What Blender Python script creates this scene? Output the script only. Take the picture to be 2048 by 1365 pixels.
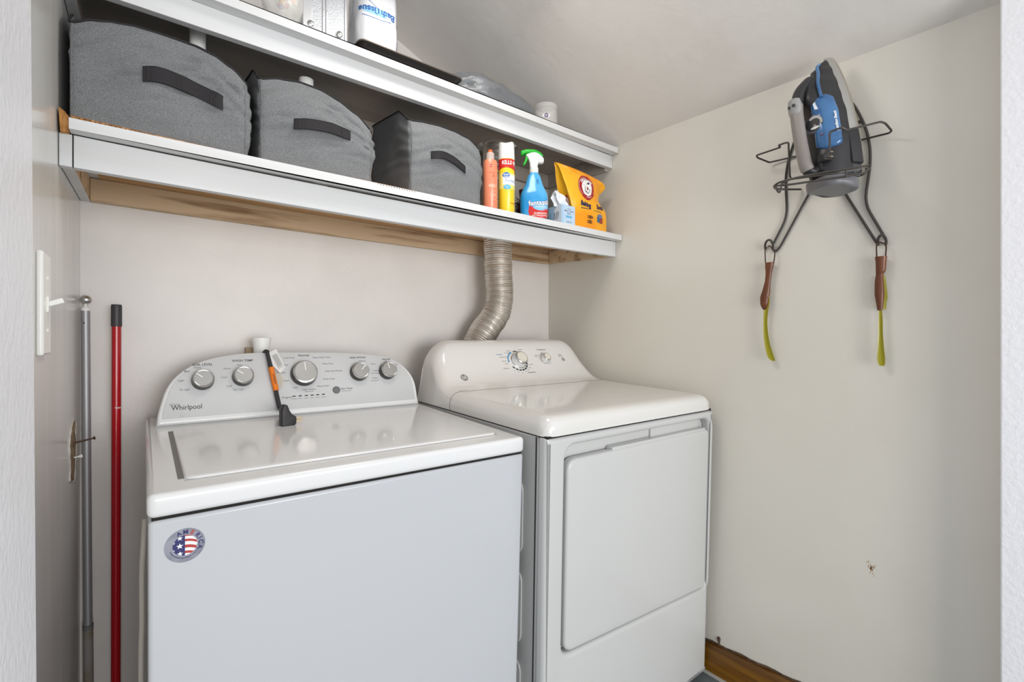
import bpy, bmesh, math, random
from mathutils import Vector, Matrix, noise
C = bpy.context.scene
COL = C.collection
PI = math.pi
for o in list(bpy.data.objects): bpy.data.objects.remove(o)

# ------------------------------------------------------------------ camera
FPX, YAW, CZ = 955.7, math.radians(37.6), 1.045
cd = bpy.data.cameras.new('camera'); cam = bpy.data.objects.new('camera', cd); COL.objects.link(cam)
cd.lens = FPX/2048*36; cd.sensor_width = 36; cd.clip_start = .01
cam.location = (0, 0, CZ); cam.rotation_euler = (PI/2, 0, -YAW)
C.camera = cam
# ------------------------------------------------------------------ world and lights
w = bpy.data.worlds.new('world'); C.world = w; w.use_nodes = True
w.node_tree.nodes['Background'].inputs[0].default_value = (.86, .92, 1.0, 1)
w.node_tree.nodes['Background'].inputs[1].default_value = .74
def area(name, loc, target, size, energy, col, sy=None):
    l = bpy.data.lights.new(name, 'AREA'); l.energy = energy; l.color = col; l.size = size
    if sy: l.shape = 'RECTANGLE'; l.size_y = sy
    o = bpy.data.objects.new(name, l); COL.objects.link(o); o.location = loc
    o.rotation_euler = (Vector(target)-Vector(loc)).to_track_quat('-Z', 'Y').to_euler()
    return o
area('assumed_overhead_light', (.58, .88, 1.99), (.8, .8, 0), .32, 3.6, (1, .95, .88))  # assumed overhead source, itself unseen, placed to suit the shelf shadow on the wall
area('added_front_light', (.75, -2.8, 1.2), (.5, 1.4, 1.2), 1.8, 44, (.95, .97, 1.0), 1.2)  # added frontal area light behind the camera, brightening the back wall; no window seen
area('room_fill_light', (.0, -2.3, .85), (.1, 1.5, .85), 1.2, 34, (1, .97, .92), 1.2)  # added fill low behind the camera, brightening the gap beside the washer
C.view_settings.view_transform = 'Standard'; C.view_settings.look = 'None'
C.view_settings.exposure = 0.15; C.view_settings.gamma = 1; C.view_settings.use_curve_mapping = False

# ------------------------------------------------------------------ pixel -> real point on a known plane
F_ = Vector((math.sin(YAW), math.cos(YAW), 0)); R_ = Vector((math.cos(YAW), -math.sin(YAW), 0)); O_ = Vector((0, 0, CZ))
def ray(px, py): return F_ + R_*((px-1024)/FPX) + Vector((0, 0, (682.5-py)/FPX))
def onp(px, py, p, n):
    d = ray(px, py); n = Vector(n); return O_ + d*((Vector(p)-O_).dot(n)/d.dot(n))
def atX(px, py, X): return onp(px, py, (X, 0, 0), (1, 0, 0))
def atY(px, py, Y): return onp(px, py, (0, Y, 0), (0, 1, 0))
def atZ(px, py, Z): return onp(px, py, (0, 0, Z), (0, 0, 1))
# ------------------------------------------------------------------ materials
def lin(c):
    if isinstance(c, str):
        c = [int(c[i:i+2], 16)/255 for i in (0, 2, 4)]
    return tuple((x/12.92 if x <= .04045 else ((x+.055)/1.055)**2.4) for x in c)+(1,)
MATS = {}
def mat(name, c, rough=.5, metal=0, bump=0, bscale=60, c2=None, cscale=8, cstretch=None, trans=0, coat=0, spec=.5, alpha=1, detail=4, lo=.4, hi=.62, ior=1.45):
    if name in MATS: return MATS[name]
    m = bpy.data.materials.new(name); m.use_nodes = True; nt = m.node_tree; b = nt.nodes['Principled BSDF']
    b.inputs['Base Color'].default_value = lin(c); b.inputs['Roughness'].default_value = rough
    b.inputs['Metallic'].default_value = metal; b.inputs['Transmission Weight'].default_value = trans
    b.inputs['Coat Weight'].default_value = coat; b.inputs['Coat Roughness'].default_value = .06
    b.inputs['Specular IOR Level'].default_value = spec; b.inputs['Alpha'].default_value = alpha; b.inputs['IOR'].default_value = ior
    tc = nt.nodes.new('ShaderNodeTexCoord')
    def noi(scale, st=None, det=4):
        n = nt.nodes.new('ShaderNodeTexNoise'); n.inputs['Scale'].default_value = scale; n.inputs['Detail'].default_value = det
        if st:
            mp = nt.nodes.new('ShaderNodeMapping'); mp.inputs['Scale'].default_value = st
            nt.links.new(tc.outputs['Object'], mp.inputs[0]); nt.links.new(mp.outputs[0], n.inputs[0])
        else: nt.links.new(tc.outputs['Object'], n.inputs[0])
        return n
    if c2:
        n = noi(cscale, cstretch, detail); r = nt.nodes.new('ShaderNodeValToRGB')
        r.color_ramp.elements[0].position = lo; r.color_ramp.elements[1].position = hi
        r.color_ramp.elements[0].color = lin(c2); r.color_ramp.elements[1].color = lin(c)
        nt.links.new(n.outputs['Fac'], r.inputs[0]); nt.links.new(r.outputs[0], b.inputs['Base Color'])
    if bump:
        n = noi(bscale, cstretch); bp = nt.nodes.new('ShaderNodeBump'); bp.inputs['Strength'].default_value = bump; bp.inputs['Distance'].default_value = .002
        nt.links.new(n.outputs['Fac'], bp.inputs['Height']); nt.links.new(bp.outputs[0], b.inputs['Normal'])
    MATS[name] = m; return m
M_wall = mat('wall_paint', 'E0DBD6', .42, bump=.25, bscale=70, c2='DBD6D1', cscale=5)
M_wallr = mat('wall_paint_right', 'DCD7CD', .36, bump=.22, bscale=45, c2='D8D3C8', cscale=3)
M_wallL = mat('wall_gloss_left', 'DEDCD8', .2, bump=.10, bscale=30, c2='D6D4D0', cscale=9, cstretch=(1, 1, .12))
M_ceil = mat('ceiling_paint', 'EAE6E0', .5, bump=.5, bscale=30, c2='E4DFD9', cscale=4)
M_jamb = mat('jamb_paint', 'F1F0F3', .4, bump=.6, bscale=110)
M_floor = mat('floor_vinyl', '7D8384', .5, c2='6F7576', cscale=20)
M_base = mat('baseboard_wood', '7E5412', .35, c2='58360A', cscale=6, cstretch=(1, .3, 6), bump=.2, bscale=40)
M_dirt = mat('grime', '3A2C22', .9, c2='5A4636', cscale=60)
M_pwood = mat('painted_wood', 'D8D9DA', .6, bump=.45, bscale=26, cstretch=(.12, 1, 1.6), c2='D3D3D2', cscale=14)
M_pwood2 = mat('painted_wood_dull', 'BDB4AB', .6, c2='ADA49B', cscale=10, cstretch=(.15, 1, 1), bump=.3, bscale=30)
M_rwood = mat('raw_wood', 'D6B086', .6, c2='B28A5E', cscale=16, cstretch=(.12, 1.5, 3), bump=.3, bscale=40, lo=.3, hi=.6)
M_rwoodL = mat('raw_wood_ledger', 'D0B696', .65, c2='937352', cscale=14, cstretch=(.2, 1.5, 2.6), bump=.4, bscale=40, lo=.33, hi=.5)
M_card = mat('cardboard', 'C08A4E', .8, c2='8A5A2A', cscale=30, cstretch=(3, 1, 1))
M_carddk = mat('cardboard_edge', '5A3A1C', .9)
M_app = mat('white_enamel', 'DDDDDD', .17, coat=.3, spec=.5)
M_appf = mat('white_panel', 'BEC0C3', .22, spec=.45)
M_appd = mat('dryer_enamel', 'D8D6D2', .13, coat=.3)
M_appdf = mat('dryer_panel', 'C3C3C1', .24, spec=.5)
M_gap = mat('dark_gap', '15120F', .8)
M_cons = mat('console_silver', 'C9CACB', .38, c2='C2C3C4', cscale=3)
M_consw = mat('console_white', 'DDDEDE', .2, coat=.3)
M_chrome = mat('brushed_chrome', 'C8C8C6', .22, 1)
M_knobf = mat('knob_face', 'B9B7B4', .32, .85)
M_knobd = mat('knob_skirt', '4C4A48', .3, .5)
M_print = mat('dark_print', '38383A', .6)
M_printg = mat('grey_print', '6C6C6E', .6)
M_blk = mat('black_rubber', '2A2829', .5, bump=.1)
M_white = mat('white_plastic', 'EDEDEA', .3)
M_ivory = mat('ivory_plastic', 'F2F1EC', .25)
M_brass = mat('prong_metal', 'C9B79A', .25, 1)
M_fab = mat('grey_fabric', '8C8E90', .95, bump=.9, bscale=700, c2='66686A', cscale=620, detail=2, lo=.3, hi=.7)
M_fabb = mat('black_webbing', '232124', .8, bump=.5, bscale=300)
M_foil = mat('foil_duct', 'D6D0C8', .38, .85, bump=.4, bscale=60)
M_foild = mat('foil_duct_valley', '7C746A', .4, .8)
M_pole = mat('aluminium_pole', 'A9A8AA', .48, .6)
M_polegrip = mat('worn_grip', '8A8886', .5, c2='7A6846', cscale=12)
M_red = mat('red_enamel', 'B0101C', .22, coat=.4)
M_wire = mat('dark_wire', '4A4643', .45, .3)
# ------------------------------------------------------------------ object helpers
def tag(o, label, cat, group=None, kind=None):
    if label: o['label'] = label
    if cat: o['category'] = cat
    if group: o['group'] = group
    if kind: o['kind'] = kind
    return o
def thing(name, label, cat, loc=(0, 0, 0), rot=(0, 0, 0), group=None):
    o = bpy.data.objects.new(name, None); COL.objects.link(o); o.location = loc; o.rotation_euler = rot; o.empty_display_size = .03
    tag(o, label, cat, group); bpy.context.view_layer.update(); return o
def place(me, name, mats, parent=None, local=False, smooth=True, bevel=0, base=None, bseg=2):
    """link a mesh given in world space (or parent's own space when local)"""
    if not isinstance(mats, (list, tuple)): mats = [mats]
    for m in mats: me.materials.append(m)
    o = bpy.data.objects.new(name, me); COL.objects.link(o)
    if smooth:
        for p in me.polygons: p.use_smooth = True
    if parent:
        o.parent = parent
        if not local:
            pm = Matrix.LocRotScale(parent.location, parent.rotation_euler, None)
            if parent.parent: pm = Matrix.LocRotScale(parent.parent.location, parent.parent.rotation_euler, None) @ parent.matrix_parent_inverse @ pm
            o.matrix_parent_inverse = pm.inverted()
    elif base is not None:
        me.transform(Matrix.Translation(-Vector(base))); o.location = base
    if bevel:
        b = o.modifiers.new('bevel', 'BEVEL'); b.width = bevel; b.segments = bseg; b.limit_method = 'ANGLE'; b.angle_limit = math.radians(40)
    if smooth:
        me.set_sharp_from_angle(angle=math.radians(38)) if hasattr(me, 'set_sharp_from_angle') else None
    return o
class MB:
    def __init__(s): s.v = []; s.f = []; s.m = []
    def add(s, vs, fs, mi=0):
        n = len(s.v); s.v += [Vector(v) for v in vs]; s.f += [[i+n for i in f] for f in fs]; s.m += [mi]*len(fs); return s
    def box(s, a, b, mi=0, M=None):
        x0, y0, z0 = a; x1, y1, z1 = b
        vs = [Vector(p) for p in ((x0,y0,z0),(x1,y0,z0),(x1,y1,z0),(x0,y1,z0),(x0,y0,z1),(x1,y0,z1),(x1,y1,z1),(x0,y1,z1))]
        if M: vs = [M @ v for v in vs]
        return s.add(vs, [(0,3,2,1),(4,5,6,7),(0,1,5,4),(1,2,6,5),(2,3,7,6),(3,0,4,7)], mi)
    def grid(s, fn, nu, nv, mi=0, cu=False, cv=False):
        vs = [fn(i/nu, j/nv) for i in range(nu+(not cu)) for j in range(nv+(not cv))]
        W = nv+(not cv); U = nu+(not cu)
        fs = [(i*W+j, ((i+1) % U)*W+j, ((i+1) % U)*W+(j+1) % W, i*W+(j+1) % W) for i in range(nu) for j in range(nv)]
        return s.add(vs, fs, mi)
    def rings(s, rs, mi=0, cap=True):
        n = len(rs[0]); vs = [v for r in rs for v in r]; fs = []
        for i in range(len(rs)-1):
            for j in range(n): fs.append((i*n+j, i*n+(j+1) % n, (i+1)*n+(j+1) % n, (i+1)*n+j))
        if cap: fs += [tuple(range(n))[::-1], tuple(range((len(rs)-1)*n, len(rs)*n))]
        return s.add(vs, fs, mi)
    def lathe(s, prof, c=(0,0,0), ax=(0,0,1), n=28, mi=0, sx=1, sy=1, rot=0, cap=True):
        ax = Vector(ax).normalized(); q = ax.to_track_quat('Z', 'Y').to_matrix(); c = Vector(c)
        rs = []
        for r, h in prof:
            rs.append([c + q @ Vector((r*sx*math.cos(2*PI*k/n+rot), r*sy*math.sin(2*PI*k/n+rot), h)) for k in range(n)])
        return s.rings(rs, mi, cap)
    def tube(s, pts, r, n=10, mi=0, closed=False, cap=True):
        pts = [Vector(p) for p in pts]; N = len(pts); rs = []; up = None
        for i, p in enumerate(pts):
            if closed: t = pts[(i+1) % N]-pts[i-1]
            else: t = pts[min(i+1, N-1)]-pts[max(i-1, 0)]
            t.normalize()
            if up is None: up = t.orthogonal().normalized()
            up = (up - t*up.dot(t)); up = up.normalized() if up.length > 1e-6 else t.orthogonal().normalized()
            b = t.cross(up); rr = r[i] if isinstance(r, (list, tuple)) else r
            rs.append([p + up*rr*math.cos(2*PI*k/n) + b*rr*math.sin(2*PI*k/n) for k in range(n)])
        if closed: rs.append(rs[0])
        return s.rings(rs, mi, cap and not closed)
    def me(s, name='m', M=None):
        me = bpy.data.meshes.new(name); me.from_pydata([tuple((M @ v) if M else v) for v in s.v], [], s.f)
        for p, m in zip(me.polygons, s.m): p.material_index = m
        bm = bmesh.new(); bm.from_mesh(me); bmesh.ops.remove_doubles(bm, verts=bm.verts, dist=1e-6)
        bmesh.ops.recalc_face_normals(bm, faces=bm.faces); bm.to_mesh(me); bm.free(); return me
    def build(s, name, mats, parent=None, **k): return place(s.me(name), name, mats, parent, **k)
def smooth_path(pts, n=8, closed=False):
    pts = [Vector(p) for p in pts]; out = []; N = len(pts)
    for i in range(N if closed else N-1):
        if closed: p0, p1, p2, p3 = pts[i-1], pts[i], pts[(i+1) % N], pts[(i+2) % N]
        else: p0, p1, p2, p3 = pts[max(i-1, 0)], pts[i], pts[i+1], pts[min(i+2, N-1)]
        for k in range(n):
            t = k/n; out.append(.5*((2*p1)+(-p0+p2)*t+(2*p0-5*p1+4*p2-p3)*t*t+(-p0+3*p1-3*p2+p3)*t**3))
    if not closed: out.append(pts[-1])
    return out
def rpath(pts, r=.006, n=4):
    """polyline with rounded corners (bent wire)"""
    pts = [Vector(p) for p in pts]; out = [pts[0]]
    for i in range(1, len(pts)-1):
        a, b, c = pts[i-1], pts[i], pts[i+1]; d1 = (a-b); d2 = (c-b); q = min(r, d1.length*.45, d2.length*.45)
        p0 = b+d1.normalized()*q; p2 = b+d2.normalized()*q
        for k in range(n+1):
            t = k/n; out.append(p0*(1-t)**2+b*2*t*(1-t)+p2*t*t)
    out.append(pts[-1]); return out
def curve_mesh(polys, depth, bev=0, bres=3):
    """2-D outlines (holes allowed) -> solid of total thickness depth, centred at z=0"""
    cu = bpy.data.curves.new('c', 'CURVE'); cu.dimensions = '2D'; cu.fill_mode = 'BOTH'
    cu.extrude = max(depth/2-bev, 0); cu.bevel_depth = bev; cu.bevel_resolution = bres; cu.offset = -bev
    for p in polys:
        sp = cu.splines.new('POLY'); sp.points.add(len(p)-1); sp.use_cyclic_u = True
        for q, xy in zip(sp.points, p): q.co = (xy[0], xy[1], 0, 1)
    o = bpy.data.objects.new('c', cu); COL.objects.link(o); bpy.context.view_layer.update()
    me = bpy.data.meshes.new_from_object(o.evaluated_get(bpy.context.evaluated_depsgraph_get()))
    bpy.data.objects.remove(o); bpy.data.curves.remove(cu)
    bm = bmesh.new(); bm.from_mesh(me); bmesh.ops.remove_doubles(bm, verts=bm.verts, dist=1e-6); bmesh.ops.recalc_face_normals(bm, faces=bm.faces); bm.to_mesh(me); bm.free()
    me.materials.clear(); return me
def rpoly(pts, r, n=6):
    """round the corners of a 2-D polygon"""
    out = []; N = len(pts); rs = r if isinstance(r, (list, tuple)) else [r]*N
    for i in range(N):
        a, b, c = Vector(pts[i-1]), Vector(pts[i]), Vector(pts[(i+1) % N]); d1 = (a-b).normalized(); d2 = (c-b).normalized()
        q = min(rs[i], (a-b).length*.49, (c-b).length*.49)
        if q < 1e-5: out.append(tuple(b)); continue
        p0 = b+d1*q; p2 = b+d2*q
        for k in range(n+1):
            t = k/n; out.append(tuple(p0*(1-t)**2+b*2*t*(1-t)+p2*t*t))
    return out
def rrect(x0, y0, x1, y1, r, n=6): return rpoly([(x0, y0), (x1, y0), (x1, y1), (x0, y1)], r, n)
def circ(x, y, r, n=32, ry=None): return [(x+r*math.cos(2*PI*k/n), y+(ry or r)*math.sin(2*PI*k/n)) for k in range(n)]
def frame(o, ex, ey):
    ex = Vector(ex).normalized(); ey = Vector(ey); ey = (ey-ex*ey.dot(ex)).normalized(); ez = ex.cross(ey)
    m = Matrix((ex, ey, ez)).transposed().to_4x4(); m.translation = Vector(o); return m
TX = {}
def text_geo(s, bold=0):
    k = (s, bold)
    if k in TX: return TX[k]
    cu = bpy.data.curves.new('t', 'FONT'); cu.body = s; cu.size = 1; cu.offset = bold; cu.resolution_u = 3; cu.align_x = 'CENTER'
    o = bpy.data.objects.new('t', cu); COL.objects.link(o); bpy.context.view_layer.update()
    me = bpy.data.meshes.new_from_object(o.evaluated_get(bpy.context.evaluated_depsgraph_get()))
    g = ([(v.co.x, v.co.y-.35) for v in me.vertices], [tuple(p.vertices) for p in me.polygons])
    bpy.data.objects.remove(o); bpy.data.curves.remove(cu); bpy.data.meshes.remove(me); TX[k] = g; return g
class Decal:
    """flat print laid on a surface; fn(u, v, lift) -> point"""
    def __init__(s, fn): s.fn = fn; s.b = MB(); s.mats = []; s.lay = 0
    def mi(s, m):
        if m not in s.mats: s.mats.append(m)
        return s.mats.index(m)
    def poly(s, pts, m, lay=None):
        if lay is None: lay = s.lay
        s.b.add([s.fn(u, v, lay*.00018+.0003) for u, v in pts], [tuple(range(len(pts)))], s.mi(m)); return s
    def rect(s, u0, v0, u1, v1, m, nu=1, nv=1):
        s.b.grid(lambda a, b: s.fn(u0+(u1-u0)*a, v0+(v1-v0)*b, s.lay*.00018+.0003), nu, nv, s.mi(m)); return s
    def disc(s, u, v, r, m, ry=None, n=28, ang=0):
        ry = ry or r; P = lambda a, q: (u+q*r*math.cos(a)*math.cos(ang)-q*ry*math.sin(a)*math.sin(ang), v+q*r*math.cos(a)*math.sin(ang)+q*ry*math.sin(a)*math.cos(ang))
        L = s.lay*.00018+.0003
        s.b.grid(lambda a, b: s.fn(*P(2*PI*a, max(b, .001)), L), n, 4, s.mi(m)); return s
    def ring(s, u, v, r0, r1, m, a0=0, a1=2*PI, ys=1, n=40):
        L = s.lay*.00018+.0003
        s.b.grid(lambda a, b: s.fn(u+(r0+(r1-r0)*b)*math.cos(a0+(a1-a0)*a), v+ys*(r0+(r1-r0)*b)*math.sin(a0+(a1-a0)*a), L), n, 1, s.mi(m)); return s
    def text(s, t, u, v, h, m, bold=0, ang=0, sx=1, arc=None):
        L = s.lay*.00018+.0003; vs, fs = text_geo(t, bold); k = h/.7
        ca, sa = math.cos(ang), math.sin(ang); out = []
        for x, y in vs:
            x *= k*sx; y *= k
            if arc:
                th = x/arc; rr = arc+y; x, y = rr*math.sin(th), rr*math.cos(th)-arc
            out.append(s.fn(u+x*ca-y*sa, v+x*sa+y*ca, L))
        s.b.add(out, fs, s.mi(m)); return s
    def up(s): s.lay += 1; return s
    def build(s, name, parent, local=False):
        me = bpy.data.meshes.new(name); me.from_pydata([tuple(v) for v in s.b.v], [], s.b.f)
        for p, m in zip(me.polygons, s.b.m): p.material_index = m
        return place(me, name, s.mats, parent, local=local, smooth=False)
def planar(o, ex, ey):
    M = frame(o, ex, ey)
    return lambda u, v, l=0: M @ Vector((u, v, l))
# ================================================================== THE ROOM
YB, XR, XL = 1.60, 1.439, -.126
def ceil_z(x, y): return CZ+.749+.0314*(y-1.193)-.434*(x-1.439)
def plate(name, pts, m, thick=.05, n=None, kind='structure', parent=None):
    pts = [Vector(p) for p in pts]; nn = (pts[1]-pts[0]).cross(pts[2]-pts[0]).normalized()*thick
    k = len(pts); b = MB(); b.add(pts+[p-nn for p in pts], [tuple(range(k)), tuple(range(2*k-1, k-1, -1))]+[(i, i+k, (i+1) % k+k, (i+1) % k) for i in range(k)])
    o = b.build(name, m, parent, smooth=False)
    if kind: o['kind'] = kind
    return o
YF = -.9
FL = -.03
plate('floor', [(-1.6, YF, FL), (XR+.3, YF, FL), (XR+.3, YB+.05, FL), (-1.6, YB+.05, FL)], M_floor)
plate('wall_back', [(XL-.05, YB, FL), (XR+.05, YB, FL), (XR+.05, YB, ceil_z(XR+.05, YB)+.03), (XL-.05, YB, ceil_z(XL-.05, YB)+.03)], M_wall)
plate('wall_right', [(XR, YB, FL), (XR, -.25, FL), (XR, -.25, ceil_z(XR, -.25)+.03), (XR, YB, ceil_z(XR, YB)+.03)], M_wallr)
plate('wall_left', [(XL, .60, FL), (XL, YB, FL), (XL, YB, ceil_z(XL, YB)+.03), (XL, .60, ceil_z(XL, .6)+.03)], M_wallL)
cx0, cx1 = XL-.1, XR+.06
plate('ceiling', [(cx0, YB+.05, ceil_z(cx0, YB+.05)), (cx1, YB+.05, ceil_z(cx1, YB+.05)), (cx1, -.25, ceil_z(cx1, -.25)), (cx0, -.25, ceil_z(cx0, -.25))], M_ceil)
# left door jamb: its side face and inner corner close to the camera
jt, jb = atY(63, 0, .60), atY(74, 1365, .60)
jx = lambda z: jb.x+(jt.x-jb.x)*(z-jb.z)/(jt.z-jb.z)
b = MB(); b.add([(jx(0), .60, 0), (jx(0), .43, 0), (-.42, .43, 0), (-.42, .60, 0), (jx(2.6), .60, 2.6), (jx(2.6), .43, 2.6), (-.42, .43, 2.6), (-.42, .60, 2.6)],
    [(0,1,2,3),(4,7,6,5),(0,4,5,1),(1,5,6,2),(2,6,7,3),(3,7,4,0)])
o = b.build('trim_1', M_jamb, bevel=.003); o['kind'] = 'structure'
# right jamb: end of the wall return
xj = 1.36; y1 = atX(2000, 682, xj).y
b = MB(); b.box((xj, -.25, 0), (XR+.05, y1, 2.3)); o = b.build('trim_2', M_jamb, bevel=.003); o['kind'] = 'structure'
# baseboard along the right wall, crooked, with a grimy gap on top
def bb(y, t): return Vector((XR-.016*(t > 0), y, 0))
q1 = atX(1425, 1292, XR-.016); q2 = atX(1571, 1361.5, XR-.016)
def bz(y): return q1.z+(q2.z-q1.z)*(y-q1.y)/(q2.y-q1.y)
b = MB(); ys = [.178+i*(YB-.178)/24 for i in range(25)]
rs = []
for i, y in enumerate(ys):
    zt = bz(y)+.0015*math.sin(i*2.1); rs.append([Vector((XR-.016, y, -.006)), Vector((XR-.016, y, zt-.01)), Vector((XR-.012, y, zt-.002)), Vector((XR-.001, y, zt)), Vector((XR-.001, y, -.006))])
b.rings(rs); o = b.build('baseboard_right', M_base); o['kind'] = 'structure'
b = MB(); b.tube([(XR-.0015, y, bz(y)+.002+.002*math.sin(i*1.7)) for i, y in enumerate([.178+i*(YB-.178)/60 for i in range(61)])], [.0025+.0015*abs(math.sin(i*2.3)) for i in range(61)], 6)
b.tube([atX(1438+random.Random(i).uniform(-1, 1), 1295-4*i, XR-.001) for i in range(6)], [.003, .002, .002, .004, .006, .003], 6)
o = b.build('trim_3', M_dirt); o['kind'] = 'structure'
# ================================================================== SHELVES
YL, YU = 1.181, 1.198
SL = .05
def shz_lo(x, y):
    s = (x-XL)/(XR-XL); return CZ+.4077*(1-s)+.4016*s-.0045*4*s*(1-s)+SL*(y-YL)
def shz_up(x, y):
    s = (x-XL)/(XR-XL); return CZ+.752*(1-s)+.7375*s+.003*4*s*(1-s)+SL*(y-YU)
DX, DY = 1.068, 1.475       # the vent duct
def make_shelf(name, label, zf, yf, xl, hole, mtop, munder, mledge, ap_h, hole_r, mbr):
    root = thing(name, label, 'shelf', (.65, YB, zf(.65, YB)-.02))
    n = 30; xr = XR-.004
    outline = [(xl+(xr-xl)*i/n, yf) for i in range(n+1)]+[(xl+(xr-xl)*i/n, YB-.001) for i in range(n, -1, -1)]
    me = curve_mesh([outline, circ(DX, DY, hole_r, 24)], .02)
    for v in me.vertices: v.co.z += zf(v.co.x, v.co.y)-.01
    # front and top painted, underside raw
    me.update()
    o = place(me, 'board', mtop, root, bevel=.0012)
    ol2 = [(xl+.02+(xr-xl-.04)*i/n, yf+.05) for i in range(n+1)]+[(xl+.02+(xr-xl-.04)*i/n, YB-.02) for i in range(n, -1, -1)]
    me = curve_mesh([ol2, circ(DX, DY, hole_r, 24)], .001)
    for v in me.vertices: v.co.z += zf(v.co.x, v.co.y)-.0208
    place(me, 'unpainted_underside', munder, root, smooth=False)
    ya = yf+.033
    def bar(nm, p0, p1, th, h, mm, dz=0, off=0, n=16, taper=0):
        b = MB(); rs = []
        p0 = Vector((*p0, 0)); p1 = Vector((*p1, 0)); d = (p1-p0).normalized(); nn = Vector((-d.y, d.x, 0))*th
        for i in range(n+1):
            p = p0.lerp(p1, i/n); q = p+nn; z = zf(p.x, p.y)-.0215+dz; hh = h+taper*i/n
            rs.append([Vector((p.x, p.y, z-hh)), Vector((p.x, p.y, z)), Vector((q.x, q.y, z)), Vector((q.x, q.y, z-hh))])
        b.rings(rs); return b.build(nm, mm, root, smooth=False, bevel=.001)
    bar('front_apron', (XL+.021, ya), (XR-.012, ya), .019, ap_h, mtop, taper=-.004)
    bar('end_block', (XL+.001, ya), (XL+.0195, ya), .019, ap_h, mtop, n=1)
    bar('end_block', (XR-.011, ya), (XR-.001, ya), .019, ap_h-.004, mtop, n=1)
    bar('back_ledger', (XL+.02, YB-.021), (XR-.02, YB-.021), .02, .057, mledge)
    o = bar('side_cleat', (XL+.0195, ya+.02), (XL+.0195, YB-.001), .0185, .057, [mtop, mledge], taper=0, n=1)
    for p in o.data.polygons:
        if p.normal.x > .5: p.material_index = 1
    o = bar('side_cleat', (XR-.001, ya+.02), (XR-.001, YB-.001), .0185, .057, mledge)
    return root
lo = make_shelf('lower_shelf', 'long white painted wooden lower shelf with raw tan underside, holding grey bins', shz_lo, YL, XL+.0175, 1, M_pwood, M_rwood, M_rwoodL, .061, .058, M_pwood)
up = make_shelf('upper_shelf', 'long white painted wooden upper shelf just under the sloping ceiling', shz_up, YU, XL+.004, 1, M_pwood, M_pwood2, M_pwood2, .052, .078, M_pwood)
# dark open paint crack between board and apron
def crack(parent, zf, yf, x0, x1):
    b = MB(); n = 30; rs = []
    for i in range(n+1):
        x = x0+(x1-x0)*i/n; z = zf(x, yf+.033)-.0205; rs.append([Vector((x, yf+.0325, z-.0012)), Vector((x, yf+.0325, z)), Vector((x, yf+.036, z)), Vector((x, yf+.036, z-.0012))])
    b.rings(rs); return b.build('joint_gap', M_gap, parent, smooth=False)
crack(lo, shz_lo, YL, XL+.003, .33); crack(lo, shz_lo, YL, .36, XR-.03); crack(up, shz_up, YU, 1.1, XR-.02)
b = MB(); b.box((XL+.0196, YL+.0326, shz_lo(XL, YL)-.08), (XL+.0209, YL+.04, shz_lo(XL, YL)-.02)); b.build('joint_gap', M_gap, lo, smooth=False)
# cardboard liner on the lower shelf
b = MB(); n = 90
rs = []
for i in range(n+1):
    x = XL+.02+(1.02-XL-.02)*i/n; yy = YL+.004+.004*math.sin(x*9)+.012*max(0, (x-.75)/.3); z = shz_lo(x, yy)+.0005; z2 = shz_lo(x, 1.55)+.0005
    t = .0042
    rs.append([Vector((x, yy, z)), Vector((x, yy, z+t)), Vector((x, 1.55, z2+t)), Vector((x, 1.55, z2))])
b.rings(rs)
liner = b.build('cardboard_liner', M_card, smooth=False, base=(.45, 1.3, shz_lo(.45, 1.3)))
tag(liner, 'brown corrugated cardboard sheet lying under the grey bins on the lower shelf', 'cardboard')
b = MB(); rr = random.Random(3)
for i in range(150):
    x = XL+.03+(1.0-XL-.03)*i/150; yy = YL+.0035+.004*math.sin(x*9)+.012*max(0, (x-.75)/.3); z = shz_lo(x, yy)+.0014
    b.add([(x, yy, z), (x+.0042, yy, z), (x+.0021, yy, z+.0024)], [(0, 1, 2)])
o = b.build('fluting', M_carddk, liner, smooth=False); 
b = MB()
a0 = atY(120, 266, 1.20); p = [atY(117, 213, 1.19), atY(129, 222, 1.19), atY(137, 232, 1.19), atY(138, 264, 1.20), atY(120, 262, 1.20)]
p = [Vector((max(q.x, XL+.0015), q.y, q.z)) for q in p]
k = len(p); q = [v+Vector((0, .12, .004)) for v in p]
b.add(p+q, [tuple(range(k)), tuple(range(2*k-1, k-1, -1))]+[(i, (i+1) % k, (i+1) % k+k, i+k) for i in range(k)])
b.build('turned_up_flap', M_card, liner, smooth=False)
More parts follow.
